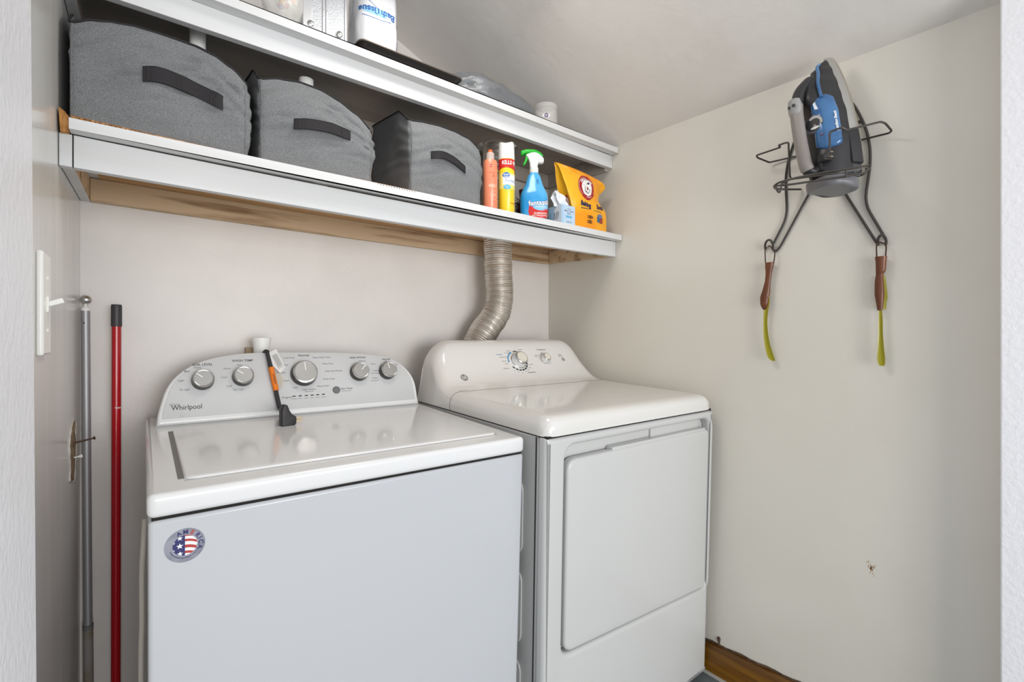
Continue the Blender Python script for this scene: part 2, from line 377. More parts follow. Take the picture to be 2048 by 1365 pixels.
# ================================================================== FABRIC BINS
def make_bin(x0, x1, y0, y1, front, back_h, side_mid, label, seed, strap, wr=1):
    root = thing('storage_bin', label, 'storage bin', ((x0+x1)/2, (y0+y1)/2, shz_lo((x0+x1)/2, (y0+y1)/2)), group='grey fabric bins on the lower shelf')
    def fh(s):
        s = max(0, min(1, s))*(len(front)-1); i = min(int(s), len(front)-2); t = s-i; t = t*t*(3-2*t)*.5+t*.5; return front[i]*(1-t)+front[i+1]*t
    W = x1-x0; D = y1-y0
    per = rpoly([(x0, y0), (x1, y0), (x1, y1), (x0, y1)], [.014, .02, .02, .02], 5)
    out = []; N = len(per)
    for i in range(N):
        a = Vector(per[i]); c = Vector(per[(i+1) % N]); m = max(1, int((c-a).length/.006))
        for k_ in range(m): out.append(a.lerp(c, k_/m))
    def top(p):
        s = (p.x-x0)/W; d = (p.y-y0)/D; f = fh(s)
        e = min(1, d/.25); g = f+(side_mid-f)*e if d < .25 else side_mid+(back_h-side_mid)*(d-.25)/.75
        g2 = f+(back_h-f)*max(0, d-.1)/.9; k_ = min(1, max(0, (s-.3)/.3)); g = g*(1-k_)+g2*k_
        return g
    nz = 34; cx, cy = (x0+x1)/2, (y0+y1)/2
    def pt(p, t, inner=0):
        z0 = shz_lo(p.x, p.y)+.0052; H = top(p)+shz_lo(p.x, y0)-z0
        bx = (p.x-cx)/W*2; by = (p.y-cy)/D*2
        bul = math.sin(PI*min(t, 1))**.7
        n_ = Vector((0, 0, 0))
        fr = max(0, 1-abs(p.y-y0)/.03)
        wx = math.sin(PI*max(0, min(1, (p.x-x0)/W)))
        n_.y = -.010*bul*wx*fr if by < 0 else .0
        q = Vector((p.x*9+seed, p.y*9, t*2.2))
        wv = noise.noise(q)*.012*wr + noise.noise(Vector((p.x*16+seed-t*6, p.y*6, t*13-p.x*14)))*.0075*wr*(.25+t) - abs(noise.noise(Vector((p.x*7+seed+t*3, 1.3, t*8-p.x*8))))*.013*wr*t*wx
        sx_ = (p.x-x0)/W
        for t0_, sl_, am_, wd_, c0_, c1_ in ((.86, -.42, .010, .045, .25, 1.0), (.70, -.50, .007, .05, .45, 1.0), (.60, -.16, .006, .06, .05, .6), (.10, .10, .009, .05, .0, .55), (.93, .02, .006, .04, .0, .6)):
            dd_ = t-(t0_+sl_*(sx_-.4)**2*(1 if sx_ > .4 else -.3)+.03*math.sin(seed*3+sx_*7)); wn_ = max(0, min(1, (sx_-c0_)/.15))*max(0, min(1, (c1_-sx_)/.12))
            wv -= am_*wr*math.exp(-(dd_/wd_)**2)*wn_*(1 if dd_ < 0 else .55)
        n_.y -= wv*bul*fr
        if by > -.95: n_.x += (wv*.7+(.002 if bx > 0 else -.002))*bul*(1 if bx > 0 else -1)
        sh = .003 if inner else 0
        # rim leans back a little
        n_.y += .012*max(0, t-.8)/.2*fr*.6
        return Vector((p.x+n_.x-sh*bx, p.y+n_.y-sh*by, z0+H*t))
    b = MB()
    rs = [[pt(p, j/nz) for p in out] for j in range(nz+1)]
    rs += [[pt(p, 1-j/6*.9, 1) for p in out] for j in range(0, 7)]
    b.rings(rs); b.build('fabric_body', M_fab, root)
    rim = [pt(p, 1.0) for p in out]
    b = MB(); b.tube(rim, .0026, 8, closed=True); b.build('rim_binding', M_fabb, root)
    # corner seams
    for cxn in (x0+.004, x1-.003):
        pp = min(out, key=lambda p: (p.x-cxn)**2+(p.y-(y0+.003))**2)
        b = MB(); b.tube([pt(pp, t/20)+Vector((0, -.0005, 0)) for t in range(21)], .0013, 6); b.build('seam', M_fab, root)
    # handle strap: px corners given along a centre line
    fl = lambda x, z: min((pt(p, t/nz) for p in out if abs(p.x-x) < .006 and p.y < y0+.02 for t in range(nz+1)), key=lambda v: (v.x-x)**2*4+(v.z-z)**2)
    pts = smooth_path([atY(px, py, y0-.010) for px, py in strap[0]], 6); h = strap[1]/2; b = MB(); rs = []
    for i, p in enumerate(pts):
        t = i/(len(pts)-1); y = fl(p.x, p.z).y-.001-.007*math.sin(PI*t)**.6
        rs.append([Vector((p.x, y, p.z-h)), Vector((p.x, y-.0022, p.z-h)), Vector((p.x, y-.0022, p.z+h)), Vector((p.x, y, p.z+h))])
    b.rings(rs); st = b.build('handle', M_fabb, root, bevel=.0006)
    b = MB()
    for t in (.16, .84):
        i = int(t*(len(rs)-1)); r_ = rs[i]; b.tube([r_[1]+Vector((0, -.0003, .001)), r_[2]+Vector((0, -.0003, -.001))], .0006, 5)
    for k2 in (.0014, -.0014):
        b.tube([r_[1 if k2 > 0 else 2]+Vector((0, -.0003, k2)) for r_ in rs], .0005, 4)
    b.build('stitching', M_blk, st)
    return root
make_bin(-.112, .186, 1.205, 1.49, [.187, .205, .214, .220, .221, .221, .220, .213, .197, .172], .285, .235,
    'leftmost and largest grey fabric storage bin with black strap handle, against the left wall', 1.0, ([(285, 148), (330, 154), (390, 178), (446, 207)], .031), 1.2)
make_bin(.206, .473, 1.205, 1.485, [.192, .207, .214, .212, .200, .178, .146], .28, .24,
    'middle grey fabric storage bin with black strap handle, between two other bins', 7.3, ([(587, 249), (620, 251), (660, 257), (703, 271)], .025))
make_bin(.577, .815, 1.208, 1.49, [.207, .214, .217, .215, .208, .182], .285, .255,
    'rightmost grey fabric storage bin with black strap handle, beside the coral aerosol can', 4.1, ([(861, 311), (885, 312), (908, 321), (932, 340)], .021), .8)
# white cup standing in the left bin
def cup(px0, px1, py0, Y, h, lab, name):
    a = atY((px0+px1)/2, py0, Y); r = abs(atY(px1, py0, Y).x-atY(px0, py0, Y).x)/2*.93
    b = MB(); b.lathe([(r*.78, -h), (r*.82, -h+.004), (r, -.002), (r*1.01, 0), (r*.93, 0), (r*.74, -h+.008)], a, n=32)
    o = b.build(name, M_white, base=(a.x, a.y, a.z-h)); tag(o, lab, 'cup'); return o
cup(377, 414, 47, 1.33, .27, 'white tapered plastic cup poking out above the leftmost grey bin', 'plastic_cup')
cup(597, 628, 160, 1.33, .25, 'white cup rim barely showing above the middle grey bin', 'plastic_cup')
# ================================================================== VENT DUCT
b = MB(); ctr = smooth_path([(DX+.0, DY, CZ+.90), (DX, DY, CZ+.6), (DX, DY, CZ+.38), (DX+.003, DY, CZ+.26), (DX+.008, DY, CZ+.17), (DX-.008, DY+.004, CZ+.10), (DX-.068, DY+.015, CZ+.015), (DX-.123, DY+.02, CZ-.11), (DX-.135, DY+.02, CZ-.3), (DX-.135, DY+.02, CZ-.7)], 26)
rad = []; rr = random.Random(5); ph = 0
for i, p in enumerate(ctr):
    if i: ph += (ctr[i]-ctr[i-1]).length
    base = .0525 if p.z < CZ+.385 else .058
    rad.append(base+.0022*math.sin(ph*2*PI/.0125)+rr.uniform(-.0006, .0006))
# resample finely
L = 0; cum = [0]
for i in range(1, len(ctr)): L += (ctr[i]-ctr[i-1]).length; cum.append(L)
P = []; Rr = []; step = .0015; s = 0; i = 0
while s < L:
    while cum[i+1] < s: i += 1
    t = (s-cum[i])/(cum[i+1]-cum[i]); p = ctr[i].lerp(ctr[i+1], t); P.append(p)
    base = .0525 if p.z < CZ+.385 else .057
    fr = s/.0080; sq = noise.noise(Vector((s*14, 2, 0)))*.0022+noise.noise(Vector((s*60, 5, 0)))*.0014
    Rr.append(base+.0017*(abs((fr % 1)-.5)*4-1)+sq); s += step
b.tube(P, Rr, 40)
for v in b.v:
    q = noise.noise_vector(v*38)*.0022; v += q
duct = b.build('vent_duct', M_foil, base=(DX-.13, DY+.02, .35)); tag(duct, 'crinkled silver foil dryer vent duct running down through the shelf behind the dryer', 'duct')
# ================================================================== WASHER
TW = math.radians(2.4)
wroot = thing('washing_machine', 'white top-loading washing machine with grey-silver arched control console and five knobs', 'washing machine', (.0045, .856, 0), (TW, 0, 0))
WM = Matrix.LocRotScale(wroot.location, wroot.rotation_euler, None); WI = WM.inverted()
WW = .6895
# adjust: local z of deck so that its front edge sits at CZ-.222
def wl(px, py, p, n):   # pixel -> point on a plane given in the washer's own frame
    return WI @ onp(px, py, WM @ Vector(p), (WM.to_3x3() @ Vector(n)))
zd = (CZ-.222)/math.cos(TW)          # deck height in own frame
zg = zd-.0365
yo = math.tan(TW)*zd                 # keep the upper front edge at y=.856
# body cabinet
def L3(*a): return Vector(a)
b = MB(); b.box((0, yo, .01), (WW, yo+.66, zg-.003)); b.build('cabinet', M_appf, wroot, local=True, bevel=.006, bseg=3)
b = MB()
for fx, fy in ((.05, .05), (.64, .05), (.05, .6), (.64, .6)): 
    b2 = MB(); b2.lathe([(.02, .0), (.02, .012), (.012, .014), (.012, .05)], (fx, yo+fy, FL-math.tan(TW)*(yo+fy)*(.99)), n=16); b2.build('foot', M_blk, wroot, local=True)
b = MB(); b.box((.004, yo+.004, zg-.004), (WW-.004, yo+.65, zg+.001)); b.build('seam_gap', M_gap, wroot, local=True, smooth=False)
# top cover as a thick slab with opening for the lid
lid = [wl(345, 866, (0, 0, zd), (0, 0, 1)), wl(838.6, 816, (0, 0, zd), (0, 0, 1)), wl(984.7, 868, (0, 0, zd), (0, 0, 1)), wl(362, 962, (0, 0, zd), (0, 0, 1))]
lx0 = (lid[0].x+lid[3].x)/2; lx1 = (lid[1].x+lid[2].x)/2; ly0 = (lid[2].y+lid[3].y)/2; ly1 = max(lid[0].y, lid[1].y)
print('LID', [tuple(round(c, 3) for c in l) for l in lid], 'yo', yo)
cy1 = wl(570, 832, (0, 0, zd), (0, 0, 1)).y       # console front line
ly1 = min(ly1, cy1-.012); ly0 -= .006; lx0 += .002
me = curve_mesh([rpoly([(-.002, yo-.002), (WW+.002, yo-.002), (WW+.002, yo+.655), (-.002, yo+.655)], [.012, .012, .004, .004], 5)], zd-zg-.001, .009, 4)
for v in me.vertices: v.co.z += (zd+zg)/2
place(me, 'top_deck', M_app, wroot, local=True)
# raised edge lip of the deck in front, and the lid
def lidz(x, y):
    return 0
me = curve_mesh([rpoly([(lx0, ly0), (lx1, ly0), (lx1, ly1), (lx0, ly1)], [.018, .014, .01, .01], 5)], .010, .0045, 3)
for v in me.vertices: v.co.z += zd-.001
lidob = place(me, 'lid', M_app, wroot, local=True)
b = MB(); b.box((lx0-.0075, ly0+.012, zd-.001), (lx0+.001, ly1-.006, zd+.0004)); b.build('lid_gap', mat('lid_gap_grey', '6E6B67', .5), wroot, local=True, smooth=False)
b = MB(); b.box((lx1+.001, ly0+.004, zd-.001), (lx1+.0035, ly1, zd+.0003)); b.box((lx0, ly0-.0025, zd-.001), (lx1, ly0, zd+.0003)); b.build('lid_gap', mat('lid_gap_light', 'A8A5A1', .5), wroot, local=True, smooth=False)
# console: face plane leaning back
lean = math.radians(24)
cP = Vector((0, cy1, zd)); eH = Vector((0, math.sin(lean), math.cos(lean))); cN = Vector((0, -math.cos(lean), math.sin(lean)))
def cl(px, py):
    q = wl(px, py, cP, cN); return (q.x, (q-cP).dot(eH))
CM = frame(cP, (1, 0, 0), eH); cNl = CM.to_3x3() @ Vector((0, 0, 1))
out_px = [(843, 806), (838, 790), (832, 768), (824, 751), (812, 736), (795, 723), (770, 713), (735, 708), (690, 705), (640, 704), (590, 704), (540, 704), (490, 706), (450, 711), (410, 720), (375, 735), (347, 757), (331, 780), (322, 805), (315, 830), (312, 854)]
ol = [cl(*p) for p in out_px]
ol = [(min(max(x, .012), .684), h) for x, h in ol]
print('CONS', [(round(a, 3), round(b_, 3)) for a, b_ in ol])
ol[0] = (ol[0][0], .0025); ol[-1] = (ol[-1][0], .0025)
ol_s = [(p.x, p.y) for p in smooth_path([Vector((x, h, 0)) for x, h in ol], 4)]
me = curve_mesh([ol_s], .060, .007, 4)
me.transform(CM @ Matrix.Translation((0, 0, -.030)))
cons = place(me, 'control_console', M_consw, wroot, local=True)
# silver face panel inset
ctrx = sum(p[0] for p in ol_s)/len(ol_s)
inner = []
for x, h in ol_s:
    inner.append((ctrx+(x-ctrx)*.966, .017+(h-.0025)*.885))
me = curve_mesh([inner], .0024, .0008, 2); me.transform(CM @ Matrix.Translation((0, 0, .0004)))
face = place(me, 'face_panel', M_cons, cons, local=True)
def cfn(u, v, l=0): return CM @ Vector((u, v, .0016+l))
def knob(px, py, rpx, name, ind=0, parent=wroot, fn=None):
    q = wl(px, py, cP+cNl*.022, cNl); c = (q.x, (q-cP).dot(eH)); r = abs(wl(px+rpx, py, cP+cNl*.022, cNl).x-wl(px-rpx, py, cP+cNl*.022, cNl).x)/2
    o_ = cfn(c[0], c[1]); b = MB()
    b.lathe([(r*1.10, 0), (r*1.08, .012), (r, .018)], o_, cN, 40)
    k = b.build(name, M_knobd, wroot, local=True)
    b = MB(); b.lathe([(r*1.01, .0178), (r*1.03, .0195), (r*1.0, .022), (r*.93, .0232), (r*.87, .0228), (r*.86, .0222)], o_, cN, 40)
    b.build('knob_ring', M_chrome, k, local=True)
    b = MB(); b.lathe([(r*.865, .0215), (r*.855, .0224), (r*.3, .0226), (.0001, .0226)], o_, cN, 40); b.build('knob_cap', M_knobf, k, local=True)
    b = MB(); a = ind; d = Vector((math.cos(a), math.sin(a), 0)); nn = Vector((-d.y, d.x, 0))*.0011
    p0 = Vector((c[0], c[1], 0)); q = [p0+d*r*.12, p0+d*r*.84]
    b.add([CM @ (v_+s*nn+Vector((0, 0, .0016+z))) for v_ in q for s in (1, -1) for z in (.0222, .0242)], [(0,1,3,2),(4,6,7,5),(0,4,5,1),(2,3,7,6),(1,5,7,3)])
    b.build('pointer', M_white, k, local=True, smooth=False)
    return c, r
cN = CM.to_3x3() @ Vector((0, 0, 1))
K = {}
K['soil'] = knob(407, 757, 21.5, 'soil_level_knob', math.radians(140))
K['temp'] = knob(488, 750, 20, 'wash_temp_knob', math.radians(140))
K['cyc'] = knob(611, 744, 24.5, 'cycle_knob', math.radians(92))
K['rin'] = knob(722, 741, 16.5, 'rinse_knob', math.radians(45))
K['pre'] = knob(779, 739, 15, 'presoak_knob', math.radians(100))
D = Decal(cfn)
def ct(t, px, py, h, m=M_print, bold=0, **k): c = cl(px, py); D.text(t, c[0], c[1], h, m, bold, **k)
HT = .0062
TL = []
_ct = ct
def ct(*a, **k): TL.append((a, k))
ct('SOIL LEVEL', 405, 730, HT, bold=.01); ct('WASH TEMP', 485, 722, HT, bold=.01); ct('RINSE OPTIONS', 715, 716, HT*.9, bold=.01, sx=.85); ct('PRESOAK', 772, 719.5, HT*.85, bold=.01, sx=.85)
for t, x, y in (('Heavy', 395, 736), ('Med', 374, 743.5), ('Light', 362, 762), ('Ex Light', 370, 780), ('Hot', 478, 730.5), ('Warm', 454, 738), ('Cool', 448, 755.5), ('Cold', 458, 773), ('Tap Cold', 476, 779.5),
    ('Cold Wash', 578, 716.5), ('Casual', 569, 730.5), ('Delicate', 563, 746), ('Hand Wash', 566, 762.5), ('Soak', 590, 776), ('Clean Washer', 618, 779.5), ('with affresh', 618, 783.5), ('Rinse & Spin', 646, 772.5), ('Drain & Spin', 658, 758.5), ('Bulky Items/Sheets', 667, 742.5), ('Heavy Duty', 655, 728), ('Deep Water Wash', 643, 715.5),
    ('Normal', 724, 722.5), ('1 Rinse', 745, 728.5), ('1 Rinse', 750, 742), ('with softener', 750, 747), ('2 Rinse', 750, 756.5), ('with softener', 750, 761.5), ('Off', 770, 724), ('On', 793, 729)):
    ct(t, x, y, .0047 if 'with' not in t else .0035, M_printg, bold=.004, sx=.95)
ct('Normal', 607, 711.5, .0065, bold=.012)
ct('Program', 574, 795.5, .005); 
for i, x in enumerate((588, 600, 612.5, 624, 635, 646.5)):
    c = cl(x, 793.5-i*.8); D.rect(c[0]-.0042, c[1]-.0014, c[0]+.0042, c[1]+.0014, M_blk)
    ct(('Sensing', 'Wash', 'Rinse', 'Spin', 'Done', 'Lid Lock')[i], x, 798.5-i*.8, .003, M_printg)
ct('Start / Pause', 693, 777.5, .0046, bold=.01); ct('Add Garment', 693, 782, .0034, M_printg)
ct('Whirlpool', 374, 815, .0120, bold=.004, sx=.86)
groups = {}
for a_, k_ in TL:
    px_ = a_[1]; py_ = a_[2]
    g = 'soil_level_lettering' if px_ < 430 and py_ < 790 else 'wash_temp_lettering' if px_ < 530 and py_ < 790 else 'rinse_lettering' if 700 < px_ < 765 and py_ < 770 else 'presoak_lettering' if px_ > 765 else 'program_lettering' if py_ > 792 and px_ > 560 else 'button_lettering' if px_ > 685 else 'brand_lettering' if px_ < 430 else 'cycle_lettering'
    if a_[0] == 'Whirlpool': continue
    if a_[0] in ('WASH TEMP', 'Hot', 'PRESOAK', 'SOIL LEVEL', 'Heavy'): g = g.replace('lettering', 'heading')
    if a_[0] in ('Off', 'Cool', 'Warm'): g = g.replace('lettering', 'option')
    groups.setdefault(g, []).append((a_, k_))
lights = D
for g, L_ in groups.items():
    D = Decal(cfn)
    for a_, k_ in L_: _ct(*a_, **k_)
    D.build(g, face, local=True)
lights.build('program_lights', face, local=True)
D = Decal(cfn); ct = _ct; ct('Whirlpool', 374, 815, .0120, bold=.004, sx=.86)
c = cl(349, 810.5); D.ring(c[0], c[1], .0095, .0103, M_print, ys=.28); ct('6th Sense', 349, 810.5, .0025)
c = cl(377, 817); D.up()
for a in range(1):
    M2 = []
D.b.grid(lambda a, bb_: cfn(c[0]+(.024+(.0006 if bb_ > .5 else 0))*math.cos(.4+4.9*a)*math.cos(.9)-.006*math.sin(.4+4.9*a)*math.sin(.9), c[1]+(.024+(.0006 if bb_ > .5 else 0))*math.cos(.4+4.9*a)*math.sin(.9)+.007*math.sin(.4+4.9*a)*math.cos(.9), .0005), 40, 1, D.mi(mat('gold_swoosh', '9A8E7A', .4, .6)))
D.build('brand_logo', face, local=True)
c = cl(672.5, 781); b = MB(); r = .0105
b.lathe([(r, 0), (r, .002), (r*.85, .0035), (.0001, .0038)], cfn(*c), cN, 28); b.build('start_button', mat('button_grey', '77777A', .25, .4), wroot, local=True)
# sticker
fy = Vector((0, yo, 0)); fN = Vector((0, -1, 0))
sc = wl(370, 1091, fy, fN)
sr = abs(wl(411.5, 1080, fy, fN).x-wl(329, 1100, fy, fN).x)/2
b1 = wl(368, 1057, fy, fN); b2_ = wl(372, 1127, fy, fN)
D = Decal(lambda u, v, l=0: Vector((sc.x+u, yo-l-.0001, sc.z+v)))
S_sil = mat('sticker_silver', '9B9CA6', .3, .75, c2='7F808B', cscale=40); S_navy = mat('navy_print', '2B2A63', .5); S_red = mat('sticker_red', 'B03A33', .5); S_wh = mat('sticker_white', 'E9ECF2', .5)
D.disc(0, 0, sr, S_sil, n=48); D.up(); ri = sr*.60
def clipc(pts): return pts
# left half navy, right half stripes
D.poly([(0, ri)]+[(ri*math.cos(a), ri*math.sin(a)) for a in [PI/2+PI*i/20 for i in range(21)]], S_navy)
D.poly([(ri*math.cos(a), ri*math.sin(a)) for a in [PI/2-PI*i/20 for i in range(21)]], S_wh); D.up()
def wave(x, y0_): return y0_+ri*.10-ri*.45*(x/ri)**2*.7
for y0_, y1_ in ((.80, 1.2), (.28, .52), (-.35, -.05), (-.9, -.65)):
    n = 16; up_ = []; dn = []
    for i in range(n+1):
        x = ri*i/n*.999; lim = math.sqrt(ri*ri-x*x)
        up_.append((x, max(-lim, min(lim, wave(x, y1_*ri))))); dn.append((x, max(-lim, min(lim, wave(x, y0_*ri)))))
    for i in range(n): D.poly([dn[i], dn[i+1], up_[i+1], up_[i]], S_red)
def star(cx_, cy_, r):
    pts = [(cx_+(r if k % 2 == 0 else r*.42)*math.cos(PI/2+k*PI/5), cy_+(r if k % 2 == 0 else r*.42)*math.sin(PI/2+k*PI/5)) for k in range(10)]
    out_ = []
    for x, y in pts:
        d = math.hypot(x, y)
        if d > ri*.99: x, y = x*ri*.99/d, y*ri*.99/d
        out_.append((min(x, -.0003), y))
    cc = (sum(p[0] for p in out_)/10, sum(p[1] for p in out_)/10)
    for k in range(10): D.poly([cc, out_[k], out_[(k+1) % 10]], S_wh)
star(-ri*.42, 0, ri*.3); star(-ri*.42, ri*.78, ri*.26); star(-ri*.40, -ri*.76, ri*.26); star(-ri*.93, ri*.40, ri*.16); star(-ri*.95, -ri*.36, ri*.16)
R_l = sr*.69
for chx, a in zip('AMERICA', (112, 88, 62, 37, 21, 3, -20)):
    aa = math.radians(a); rr_ = sr*.79
    D.text(chx, rr_*math.cos(aa), rr_*math.sin(aa), sr*.24, S_red if chx == 'E' else S_navy, .03, ang=aa-PI/2)
aa = 0
for i, chx in enumerate('DESIGNED ENGINEERED AND ASSEMBLED IN THE U.S.A.'):
    aa = math.radians(200+i*2.9); D.text(chx, sr*.74*math.cos(aa), sr*.74*math.sin(aa), sr*.06, S_navy, .01, ang=aa+PI/2)
D.build('round_sticker', wroot, local=True)
# cord, plug and tags draped over the console
cord = thing('power_cord', 'black power cord with right-angle plug draped over the washer console', 'power cord', WM @ Vector(cfn(.26, .02)))
def cw(px, py, off): # world point off the console face
    q = cl(px, py); return WM @ (CM @ Vector((q[0], q[1], off)))
pth = smooth_path([cw(520, 690, -.06)+Vector((0, .0, -.06)), cw(524, 699, -.035)+Vector((0, 0, -.012)), cw(529, 703, -.010), cw(531, 706, .012), cw(535, 722, .014), cw(541, 750, .013), cw(548, 780, .011), cw(556, 815, .010), cw(560, 824, .012)], 8)
# plug
dz = lambda px, py, h=0: WM @ (wl(px, py, (0, 0, zd+h), (0, 0, 1)))
pb = dz(572, 848, .008); b = MB()
PM = frame(pb, (1, .12, 0), (0, 0, 1))
pend = PM @ Vector((-.004, .036, 0)); pfull = pth[:-4]+smooth_path([pth[-5], pth[-5].lerp(pend, .5)+Vector((0, -.004, .004)), pend], 6)[1:]
b = MB(); b.tube(pfull, .0042, 12); b.tube([p+Vector((.0035, .001, 0)) for p in pfull], .0036, 10); b.build('cable', M_blk, cord)
me = curve_mesh([rpoly([(-.013, -.006), (.016, -.006), (.021, .0), (.021, .016), (.012, .021), (.006, .03), (.0, .046), (-.008, .046), (-.013, .03)], .003)], .022, .003, 2); me.transform(PM)
place(me, 'plug_body', M_blk, cord)
for z_, y_ in ((.012, .005), (.004, .005), (.009, -.005)):
    b = MB(); b.box((.020, z_-.0028, y_-.0008), (.036, z_+.0028, y_+.0008), M=PM); b.build('prong', M_brass, cord, smooth=False)
b = MB(); pp = [(pth[i]+Vector((.002, 0, 0))) for i in range(37, 50)]
b.tube(pp, .0068, 12); lb = b.build('orange_label', mat('orange_label', 'E0761C', .4), cord)
mid = pp[len(pp)//2]; dv = (pp[-1]-pp[0]).normalized()
D = Decal(lambda u, v, l=0: mid+Vector((.001, -.0070-l, .0))-dv*u+dv.cross(Vector((0, 1, 0)))*v)
D.text('WARNING', 0, 0, .0045, M_blk, .02, sx=.9); D.build('warning_text', lb)
# white tag and clear tag
wp = [cw(536, 710, .018), cw(548, 706, .03), cw(566, 742, .028), cw(558, 751, .018), cw(543, 735, .014)]
def sheet(pts, th, name, m, parent, **k):
    n_ = (pts[1]-pts[0]).cross(pts[-1]-pts[0]).normalized()*th; kk = len(pts); b = MB()
    b.add(pts+[p+n_ for p in pts], [tuple(range(kk)), tuple(range(2*kk-1, kk-1, -1))]+[(i, i+kk, (i+1) % kk+kk, (i+1) % kk) for i in range(kk)]); return b.build(name, m, parent, smooth=False, **k)
tg = sheet(wp, .0004, 'white_tag', mat('paper_white', 'E4E3E0', .6), cord)
o0 = (wp[0]+wp[1])/2; dn_ = ((wp[2]+wp[3])/2-o0); L_ = dn_.length; dn_.normalize(); ax = (wp[1]-wp[0]); ax = (ax-dn_*ax.dot(dn_)).normalized(); nn_ = ax.cross(dn_); 
if nn_.y > 0: nn_ = -nn_
D = Decal(lambda u, v, l=0: o0+dn_*u+ax*v+nn_*(l+.003))
for i in range(7): D.rect(.012, -.006+i*.002, L_-.006-(i % 3)*.004, -.0054+i*.002, M_printg)
D.build('fine_print', tg)
sheet([cw(541, 752, .009), cw(556, 748, .012), cw(566, 760, .012), cw(564, 775, .010), cw(553, 783, .008), cw(546, 775, .008)], .0004, 'clear_tag', mat('clear_plastic_tag', 'CFC8B8', .15, alpha=.55), cord)
# white standpipe fitting behind the console
a = atY(523, 703, 1.52)
b = MB(); b.lathe([(.020, -.30), (.0195, -.02), (.0200, .0), (.0215, .014), (.0250, .034), (.0255, .038), (.0235, .039), (.0195, .012), (.016, .0)], a, n=32)
o = b.build('drain_pipe', M_white, base=(a.x, a.y, a.z-.3)); tag(o, 'white plastic drain pipe end with flared collar standing behind the washer console', 'pipe')
b = MB(); a0 = atY(491, 695.5, 1.585); b.box((a0.x, 1.575, a0.z-.03), (a0.x+.02, 1.598, a0.z)); o = b.build('wood_block', mat('tan_block', 'B4A184', .7), smooth=False, base=(a0.x, 1.59, a0.z-.03)); tag(o, 'small tan wooden block on the back wall beside the white drain pipe', 'block')
# grey water hose left of the washer
b = MB(); hp = [atY(290, 1040, 1.02), atY(287, 1090, 1.0), atY(284, 1150, 1.0), atY(284, 1250, 1.0), atY(282, 1365, 1.0), atY(281, 1500, 1.0)]
hp = [Vector((p.x+.0, p.y, p.z)) for p in hp]; hp[-1].z = FL+.006
b.tube(smooth_path(hp, 6), .0042, 10); o = b.build('hose', mat('hose_beige', 'B5AFA6', .5), base=hp[-1]); tag(o, 'thin beige hose hanging beside the left side of the washing machine', 'hose')
# ================================================================== DRYER
TD = math.radians(1.9); RD = math.radians(-.45)
droot = thing('clothes_dryer', 'white front-loading clothes dryer with sloped rear control panel and large door', 'dryer', (.7195, .798, 0), (TD, RD, 0))
DM = Matrix.LocRotScale(droot.location, droot.rotation_euler, None); DI = DM.inverted()
def dl(px, py, p, n): return DI @ onp(px, py, DM @ Vector(p), (DM.to_3x3() @ Vector(n)))
DW = .692; zg2 = (CZ-.218); yo2 = math.tan(TD)*zg2
# front frame with recess hole
fp = lambda px, py, d=0: (lambda q: (q.x, q.z))(dl(px, py, (0, yo2+d, 0), (0, 1, 0)))
hole = [fp(1125, 1316), fp(1418, 1172), fp(1418, 840), fp(1125, 893)]
print('DHOLE', hole)
hx0 = hole[0][0]; hx1 = min(DW-.012, hole[1][0]); hz0 = hole[0][1]; hz1 = (hole[2][1]+hole[3][1])/2; hzr = hole[1][1]
print('D dims', DW, hx0, hx1, hz0, hzr, hz1, zg2)
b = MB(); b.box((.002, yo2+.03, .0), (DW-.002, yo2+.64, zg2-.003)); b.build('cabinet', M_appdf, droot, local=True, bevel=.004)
hb = (hz0+hzr)/2
me = curve_mesh([rpoly([(0, -.012), (DW, -.005), (DW, zg2-.003), (0, zg2-.003)], .002), rpoly([(hx0, hz0), (hx1, hzr), (hx1, hz1), (hx0, hz1)], [.03, .03, .035, .035], 8)], .034, .012, 5)
me.transform(Matrix(((1,0,0,0),(0,0,1,yo2+.017),(0,1,0,0),(0,0,0,1))))
bm = bmesh.new(); bm.from_mesh(me); bmesh.ops.recalc_face_normals(bm, faces=bm.faces); bm.to_mesh(me); bm.free()
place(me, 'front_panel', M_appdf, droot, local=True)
dtop = (fp(1135, 918)[1]+fp(1415, 862)[1])/2
me = curve_mesh([rpoly([(hx0+.008, hz0+.004), (hx1-.003, hzr+.002), (hx1-.003, dtop), (hx0+.008, dtop)], [.028, .02, .022, .03], 8)], .026, .008, 4)
me.transform(Matrix(((1,0,0,0),(0,0,1,yo2+.0135),(0,1,0,0),(0,0,0,1))))
bm = bmesh.new(); bm.from_mesh(me); bmesh.ops.recalc_face_normals(bm, faces=bm.faces); bm.to_mesh(me); bm.free()
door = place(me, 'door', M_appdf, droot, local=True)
b = MB(); b.box((hx0+.008+.16, yo2+.004, dtop-.004), (hx1-.02, yo2+.03, dtop+.006)); b.build('pull_lip', M_appdf, door, local=True, bevel=.003)
b = MB(); b.box(((hx0+hx1)/2+.04, yo2+.0225, dtop), (hx1-.03, yo2+.031, hz1+.005)); b.build('recess_step', M_appdf, droot, local=True, bevel=.002)
for py in (962, 1116, 1269):
    q = dl(1129, py, (0, yo2+.02, 0), (0, 1, 0)); b = MB(); b.lathe([(.0032, 0), (.003, .002), (.0001, .0026)], (hx0+.0035, yo2+.028, q.z), (0, -1, 0), 12); b.build('screw', mat('screw_dark', '55605A', .4, .6), droot, local=True)
b = MB(); b.box((.004, yo2+.004, zg2-.004), (DW-.004, yo2+.63, zg2+.001)); b.build('seam_gap', M_gap, droot, local=True, smooth=False)
b = MB(); b.box((-.0008, yo2+.035, .05), (.0006, yo2+.0375, zg2-.004)); b.build('side_seam', M_gap, droot, local=True, smooth=False)
